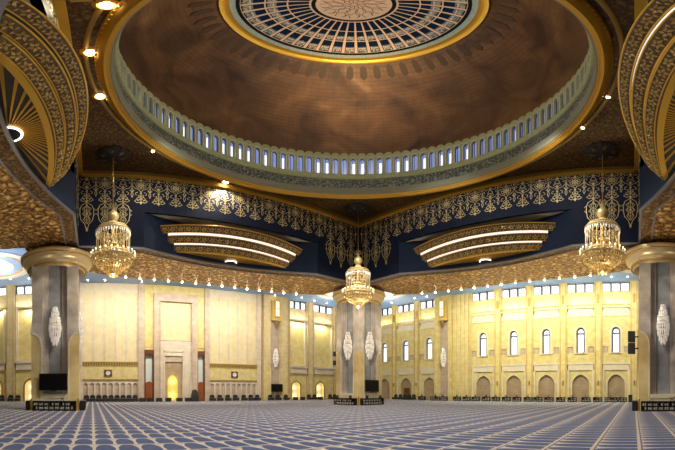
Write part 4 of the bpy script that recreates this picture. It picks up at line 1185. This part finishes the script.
# ================================================================== FURNITURE ALONG THE WALLS
G1 = 'low black book racks along the window wall'
small = make_rack('wall_book_rack', 1.25, .66, .45, 3, 2, 'x', group=G1); wide = make_rack('wall_book_rack', 3.1, .66, .45, 7, 2, 'x', group=G1)
from math import atan
YAW = .711
def tR(px): return CAMY+(D-.6-CAMX)*tan(pi/2-((px-337.5)/345+YAW))
def tL(px): return CAMX+(D-.6-CAMY)*tan((px-337.5)/345+YAW)
spots = [(424,0),(443,1),(459,0),(468.5,0),(477.5,0),(488,0),(497.5,0),(507.8,0),(518.5,0),(529.5,0),(539,0),(550,0),(561.5,0),(573,0),(586.5,0),(598,0),(616,1)]
names = ['just past the dark niche clutter','the long one under the pier\'s crystal lamp','at the ribbed jamb, next to the long rack','at the ribbed jamb, second from the long rack',
         'at the edge of the first big niche past the ribbed jamb','inside the first big niche past the ribbed jamb']
ords = ['first','second','third','fourth','fifth','sixth','seventh','eighth','ninth','tenth','eleventh','twelfth','thirteenth','fourteenth','fifteenth','sixteenth']
used = [False, False]
ns = 0
for i, (px, kind) in enumerate(spots):
    src = wide if kind else small
    t = tR(px)
    d = .95 if not (430 < px < 452) else 1.55
    loc = (D-d-.5, t, 0); rz = -pi/2
    if kind:
        lb = 'long black book rack under the crystal lamp of the yellow pier' if px < 500 else 'long black book rack in the niche nearest the right column'
    else:
        ns += 1
        lb = 'short black book rack, %s from the far corner along the window wall' % ords[ns-1]
    if not used[kind]:
        src.location = loc; src.rotation_euler = (0,0,rz); src['label'] = lb; used[kind] = True; r = src
    else: r = dup(src, loc, rz, lb)
    for q in ((-.7,.7) if kind else (0.05,)):
        rl = 'rest on the %s' % (('long rack under the yellow pier lamp' if px < 500 else 'long rack nearest the right column')+(', far end' if q > 0 else ', near end') if kind else '%s short rack from the far corner' % ords[ns-1])
        dup(rehal, (loc[0]+.22, t+q, .66), pi/2, 'black book '+rl)['group'] = 'book rests on the wall racks'
# black box by the right column
b = MB(); 
bx = thing('equipment_case', 'upright black equipment case near the right column on the window wall side', 'case', (D-1.6, tR(630.5), 0))
b.box(-.3,.3,-.28,.28,0,.95); b.build('body', M['black_matte'], bx)
b = MB(); b.box(-.28,.28,-.26,.26,.95,1.0); b.box(-.04,.04,-.1,.1,1.0,1.05); b.build('lid', M['black'], bx)

# black chairs with round backs along the wall of the prayer niche
def make_chair(label):
    r = thing('prayer_chair', label, 'chair', group='black chairs along the wall of the prayer niche')
    b = MB(); b.box(-.43,.43,-.30,.30,.10,.48); b.build('seat', M['black_matte'], r)
    b = MB(); A = arch_pts(0,.38,.50,.74,.98,False,8); b.plate_poly(A, .22,.31); b.build('backrest', M['black_matte'], r)
    for sx in (-.27,.27):
        for sy in (-.25,.25):
            b = MB(); b.tube([(sx,sy,0),(sx*.95,sy*.95,.37)], .025, 6); b.build('leg', M['black'], r)
    for sx in (-.27,.27):
        b = MB(); b.tube([(sx,.25,.44),(sx,.27,.60)], .025, 6); b.build('back_post', M['black'], r)
    return r
cpx = [86.5,92.6,98.8,105,111,117,123,129,135, 212,219.5,227.5,235,243.5,250.5,257, 268,275.5,283.5,306.5,312,327.5,332, 3,12,19]
chair = None
def where(px):
    if px < 30: return 'beyond the left column', [3,12,19]
    if px < 140: return 'below the clock beside the left column', cpx[:9]
    if px < 260: return 'below the clock near the middle column', cpx[9:16]
    return 'by the pier left of the middle column', cpx[16:23]
for px in cpx:
    w, lst = where(px); i = sorted(lst).index(px)
    lb = 'black chair %s, %s from its left end' % (w, ords[i])
    d = 1.6 if px > 260 or px < 30 else .95
    t = tL(px)
    if chair is None: chair = make_chair(lb); c = chair
    else: c = dup(chair, (0,0,0), 0, lb)
    c.location = (t, D-d, 0)
# low black boxes before the niche and the doors
def make_box(label, w=.85, h=.5):
    r = thing('slipper_box', label, 'box')
    b = MB(); b.box(-w/2,w/2,-.2,.2,0,h); b.build('body', M['black_matte'], r)
    b = MB(); b.box(-w/2-.02,w/2+.02,-.22,.22,h,h+.04); b.build('lid', M['black'], r)
    return r
bb = None
for px, lb in ((141.8,'low black box at the foot of the pier right of the left-hand clock bay'),(150,'low black box before the left wooden door'),(158.5,'low black box between left wooden door and prayer niche'),
               (167.5,'low black box just inside the left edge of the prayer niche'),(178.5,'low black box at the right foot of the prayer niche'),(187,'low black box between prayer niche and right wooden door'),
               (293.8,'low black box in front of the lit arch beside the wall pier'),(318.6,'low black box in front of the lit arch nearest the middle column'),(300.6,'low black box between the two lit arches')):
    if bb is None: bb = make_box(lb); o = bb
    else: o = dup(bb, (0,0,0), 0, lb)
    o.location = (tL(px), D-1.15, 0)
# draped lectern by the right door
lc = thing('covered_lectern', 'tall lectern under a black cover beside the right wooden door', 'lectern', (tL(193.5), D-1.3, 0))
b = MB(); b.prism([(-.5,-.3),(.5,-.3),(.5,.3),(-.5,.3)], 0, .9)
b.add([(-.5,-.3,.9),(.5,-.3,.9),(.5,.3,.9),(-.5,.3,.9),(-.3,-.15,1.5),(.32,-.15,1.55),(.32,.25,1.75),(-.3,.25,1.7)], [(0,1,5,4),(1,2,6,5),(2,3,7,6),(3,0,4,7),(4,5,6,7)])
b.build('cover', M['black_matte'], lc)
b = MB(); b.box(-.55,.55,-.35,.35,0,.06); b.build('base', M['black'], lc)
# dark door leaves seen in two niches of the window wall
for i, c in enumerate((CK[6],)):
    r = struct_root('door_%d' % (3+i)); r.location = FR(c, 0, 0); o = Vector(r.location)
    FF = lambda t,d,z: tuple(Vector(FR(t,d,z))-o)
    b = MB(FF); b.box(c-.65,c-.02,.03,.10,0,2.1); b.box(c+.02,c+.65,.03,.10,0,2.1); S_(b, 'leaf', M['darkwood'], r)
    b = MB(FF); b.box(c-.06,c-.03,.10,.14,.9,1.2); b.box(c+.03,c+.06,.10,.14,.9,1.2); S_(b, 'handle', M['gold'], r)
# cluttered chairs at the far end of the window wall
for i, px in enumerate((397,401.5,406,410.5,415)):
    dup(chair, (D-1.2, tR(px), 0), -pi/2, 'black chair at the dark door of the window wall, %s from the middle column' % ords[i])['group'] = 'black chairs by the dark door'
#PART5
# ================================================================== LIGHTS
def light(name, kind, loc, energy, color=(1,.85,.62), size=.15, rot=None, spot=None, blend=.6, target=None, shape=None, sy=None):
    l = bpy.data.lights.new(name, kind); l.energy = energy; l.color = color
    if kind == 'AREA':
        l.size = size
        if sy: l.shape = 'RECTANGLE'; l.size_y = sy
    elif kind in ('POINT', 'SPOT'): l.shadow_soft_size = size
    if spot: l.spot_size = spot; l.spot_blend = blend
    o = bpy.data.objects.new(name, l); COL.objects.link(o); o.location = loc
    if target is not None: o.rotation_euler = (Vector(target)-Vector(loc)).to_track_quat('-Z','Y').to_euler()
    elif rot: o.rotation_euler = rot
    return o
def make_spot(label, loc, group, r=.12, down=True):
    t = thing('spotlight', label, 'spotlight', loc, 0, group)
    b = MB(); b.lathe([(r*1.5,0),(r*1.6,-.06),(r*1.1,-.10),(r,-.04)], 16); b.build('collar', M['gold'], t, True)
    b = MB(); b.ball((0,0,-.09), r*.85, 10, 6); b.build('bulb', M['spot_bulb'], t, True)
    return t
spot0 = None
def put_spot(loc, label, group):
    global spot0
    if spot0 is None: spot0 = make_spot(label, loc, group); return spot0
    o = dup(spot0, loc, 0, label); o['group'] = group; return o
# rows along the outer edge of the two soffits
n = 14
for k in range(n):
    for F, side, base in ((SIDES['far_left'],'left',FL), (SIDES['far_right'],'right',FR)):
        o = -10.2+20.4*k/(n-1) if side == 'right' else -8.9+19.1*k/(n-1)
        p = outer_edge(o)+.35
        x, y, z = F(o, p, zB+.07)
        wd = ords[k] if side == 'left' else ords[n-1-k]
        put_spot((x,y,z), '%s small bulb from the %s column along the %s gold soffit' % (wd, 'left' if side == 'left' else 'middle', 'left' if side == 'left' else 'right'), 'bulbs along the %s soffit' % side)
    
# lamps in the ceiling of the raised square
hi = [((3.2,11.4),'ceiling spotlight left of the dome ring, at the top edge of the view'),((2.75,14.9),'ceiling spotlight left of the dome ring, middle of three'),((3.2,18.75),'ceiling spotlight left of the dome ring, lowest of three'),
      ((6.84,24.7),'small ceiling spotlight between the dome ring and the left chandelier rose'),((13.2,27.6),'bright ceiling spotlight washing the left navy wall'),((19.5,3.4),'tiny ceiling spotlight at the right of the dome ring, upper one'),((22.6,5.1),'tiny ceiling spotlight at the right of the dome ring, lower one')]
for q, ((x, y), lb) in enumerate(hi):
    o = put_spot((x, y, ZU-.01), lb, 'ceiling spotlights round the dome')
    if q in (0,1,2,4): o.scale = (2.1,2.1,1.6)  # enlarged so the bulb shapes take in their glare
# downlights in the hall ceiling
dl = []
for k, (x, y, lb) in enumerate([(2.2,50.0,'first right of the left column'),(4.6,50.0,'second right of the left column'),(9.8,50.2,'third right of the left column'),(31.1,50.4,'above the lantern of the left wall pier'),(35.6,49.3,'over the lit recess next to the pier'),
        (38.5,49.6,'over the gap between the two lit recesses'),(41.3,49.7,'nearest the middle column on its left'),(49.1,41.4,'nearest the middle column on its right'),(49.2,36.4,'over the arched window by the yellow pier'),(49.6,34.2,'just before the yellow pier'),
        (49.1,5.2,'second left of the right column'),(49.2,3.0,'first left of the right column'),(-8.3,48.1,'by the left edge of the view'),(-5.8,48.6,'just left of the left column')]):
    put_spot((x, y, ZC-.01), 'round downlight in the pale blue hall ceiling, '+lb, 'downlights of the hall ceiling')

WARM = (1,.80,.50)
# unseen spots out past the soffit bulbs, added to rake the outer walls
for k in range(6):
    o = -12+24*k/5
    for s in ('far_left','far_right'):
        F = SIDES[s]
        x, y, z = F(o, -13.5, 16.4)
        tx, ty, tz = F(o, -23.6, 5.0)
        light('wall_wash', 'SPOT', (x,y,z), 2550 if s == 'far_left' else 2800, (1,.90,.72) if s == 'far_left' else (1,.94,.66), .4, spot=radians(140), blend=.8, target=(tx,ty,tz))
for (x,y) in ((-9,45),(40,46),(46,40),(45,-6)):
    light('hall_lamp', 'POINT', (x,y,15.8), 600, (1,.93,.74), .4)
# ceiling of the hall: cove light
for (x,y,tx,ty) in ((3,40,0,0),(15,39,0,0),(27,40,0,0),(40,27,0,0),(39,15,0,0),(40,3,0,0),(-8,40,0,0),(40,40,0,0)):
    light('ceiling_cove', 'AREA', (x,y,14.2), 250 if x+y < 79 else 90, (.85,.92,1), 4, rot=(pi,0,0))
# cove lamps on the ledges of the outer walls, under the high windows
for F, cs in ((FR, CK), (FL, [36.3, 41.9, mir(36.3), mir(41.9)])):
    for c in cs:
        light('cove_lamp', 'AREA', F(c, .75, 14.1), 55, (1,.95,.78), 3.4, target=F(c, .25, 17.2), sy=.15)
# soffits: glow from below and behind
for s, e in (('far_left',1),('far_right',1.2)):
    for o in (-11,-4,4,11):
        x,y,z = SIDES[s](o, -4.5, 4.2)
        light('soffit_glow', 'SPOT', (x,y,z), 900*e, (1,.80,.50), .6, spot=radians(110), target=SIDES[s](o,-4.5,13))
for s in ('left','right'):
    for o in (-7, 7):
        x,y,z = SIDES[s](o, -5, 5)
        light('soffit_glow', 'SPOT', (x,y,z), 600, (1,.80,.50), .6, spot=radians(110), target=SIDES[s](o,-5,13))
# chandeliers
for (x,y,e) in ((4.25,25.55,480),(25.7,25.7,800),(25.7,4.25,480),(4.3,4.3,480)):
    light('chandelier_glow', 'POINT', (x,y,EYE+7.0), e, (1,.84,.60), .5)
# ceiling spot that washes the left navy wall
light('wall_spot', 'SPOT', (13.2,27.3,ZU-.4), 900, (1,.92,.82), .1, spot=radians(120), target=(13.4,28.2,ZU-4))
for (x,y) in ((3.2,11.4),(2.75,14.9),(3.2,18.75)):
    light('ceiling_spot', 'SPOT', (x,y,ZU-.35), 260, (1,.86,.62), .1, spot=radians(140), target=(x,y,0))
for (x,y) in ((0,30),(30,30),(30,0)):  # added spots in the dome opening, without fittings, to brighten the columns
    light('column_fill', 'SPOT', (15.1+(x-15.1)*.35,15.1+(y-15.1)*.35,19.6), 11000 if x == y else 10000, (1,.90,.74), .4, spot=radians(38), blend=1, target=(x,y,4.5))
light('ceiling_spot', 'SPOT', (6.84,24.7,ZU-.35), 120, (1,.88,.7), .1, spot=radians(120), target=(6,27,10))
for (x,y,e,tx,ty) in ((8,21.5,420,8,28.2),(21.5,8,650,28.2,7),(21.5,16,420,28.2,17)):  # further spots added in mid-air, no fitting there, for the navy walls
    light('wall_spot', 'SPOT', (x,y,ZU-.6), e, (.95,.95,1), .6, spot=radians(110), target=(tx,ty,ZU-5))
# daylight through the drum windows
for k in range(12):
    a = 2*pi*(k+.5)/12
    light('drum_daylight', 'AREA', (DC[0]+11.0*cos(a), DC[1]+11.0*sin(a), 23.8), 70, (1,.97,.88), 2.2, target=(DC[0], DC[1], 22.6), sy=1.6)
# added fill for the dome and the floor of the raised square
light('dome_fill', 'SPOT', (12,12,20.5), 9500, (1,.66,.26), .6, spot=radians(54), blend=1, target=(21.3,21.3,33.2))  # added spot that imitates the golden patch of light on the dome
light('dome_fill', 'POINT', (15,15,31), 640, (1,.82,.60), 1.0)  # added light in mid-air to brighten the panelled centre
for (x,y,e) in ((8,20,3600),(20,8,2700),(21,21,3200),(9,9,3300)):  # general fill aimed down from the dome opening, no real lamps there
    light('hall_fill', 'SPOT', (x,y,19.5), e, (.86,.94,1), .5, spot=radians(110), target=(x,y,0))
# prayer niche and lit arches
for z in (1.0, 3.0): light('niche_lamp', 'POINT', (14.62, D-.40, z), 34, (1,.88,.45), .15)
for t in (35.85, 41.1, mir(35.85), mir(41.1)):
    for z in (.7, 2.2): light('niche_lamp', 'POINT', (t, D-.42, z), 22, (1,.86,.5), .2)
    light('recess_lamp', 'AREA', (t+.4, D-.45, 13.6), 200, (1,.92,.6), 2.4, target=(t+.4, D-.1, 8), sy=.3)

# ================================================================== WORLD, CAMERA
w = bpy.data.worlds.new('world'); S.world = w; w.use_nodes = True
bg = w.node_tree.nodes['Background']; bg.inputs[0].default_value = (.55,.68,.9,1); bg.inputs[1].default_value = .6
cam = bpy.data.cameras.new('camera'); co = bpy.data.objects.new('camera', cam); COL.objects.link(co)
f, hy = 345., 391.8
cam.type = 'PANO'; cam.panorama_type = 'EQUIRECTANGULAR'
cam.longitude_min = -337.5/f; cam.longitude_max = 337.5/f
cam.latitude_max = hy/f; cam.latitude_min = -(450-hy)/f
cam.clip_end = 300; cam.clip_start = .05
co.location = (CAMX, CAMY, EYE); co.rotation_euler = (pi/2, 0, -YAW)
S.camera = co
vs = S.view_settings; vs.view_transform = 'Standard'; vs.look = 'None'; vs.exposure = 0; vs.gamma = 1; vs.use_curve_mapping = False
S.cycles.max_bounces = 6; S.cycles.diffuse_bounces = 4; S.cycles.glossy_bounces = 3; S.cycles.sample_clamp_indirect = 4; S.cycles.use_denoising = True
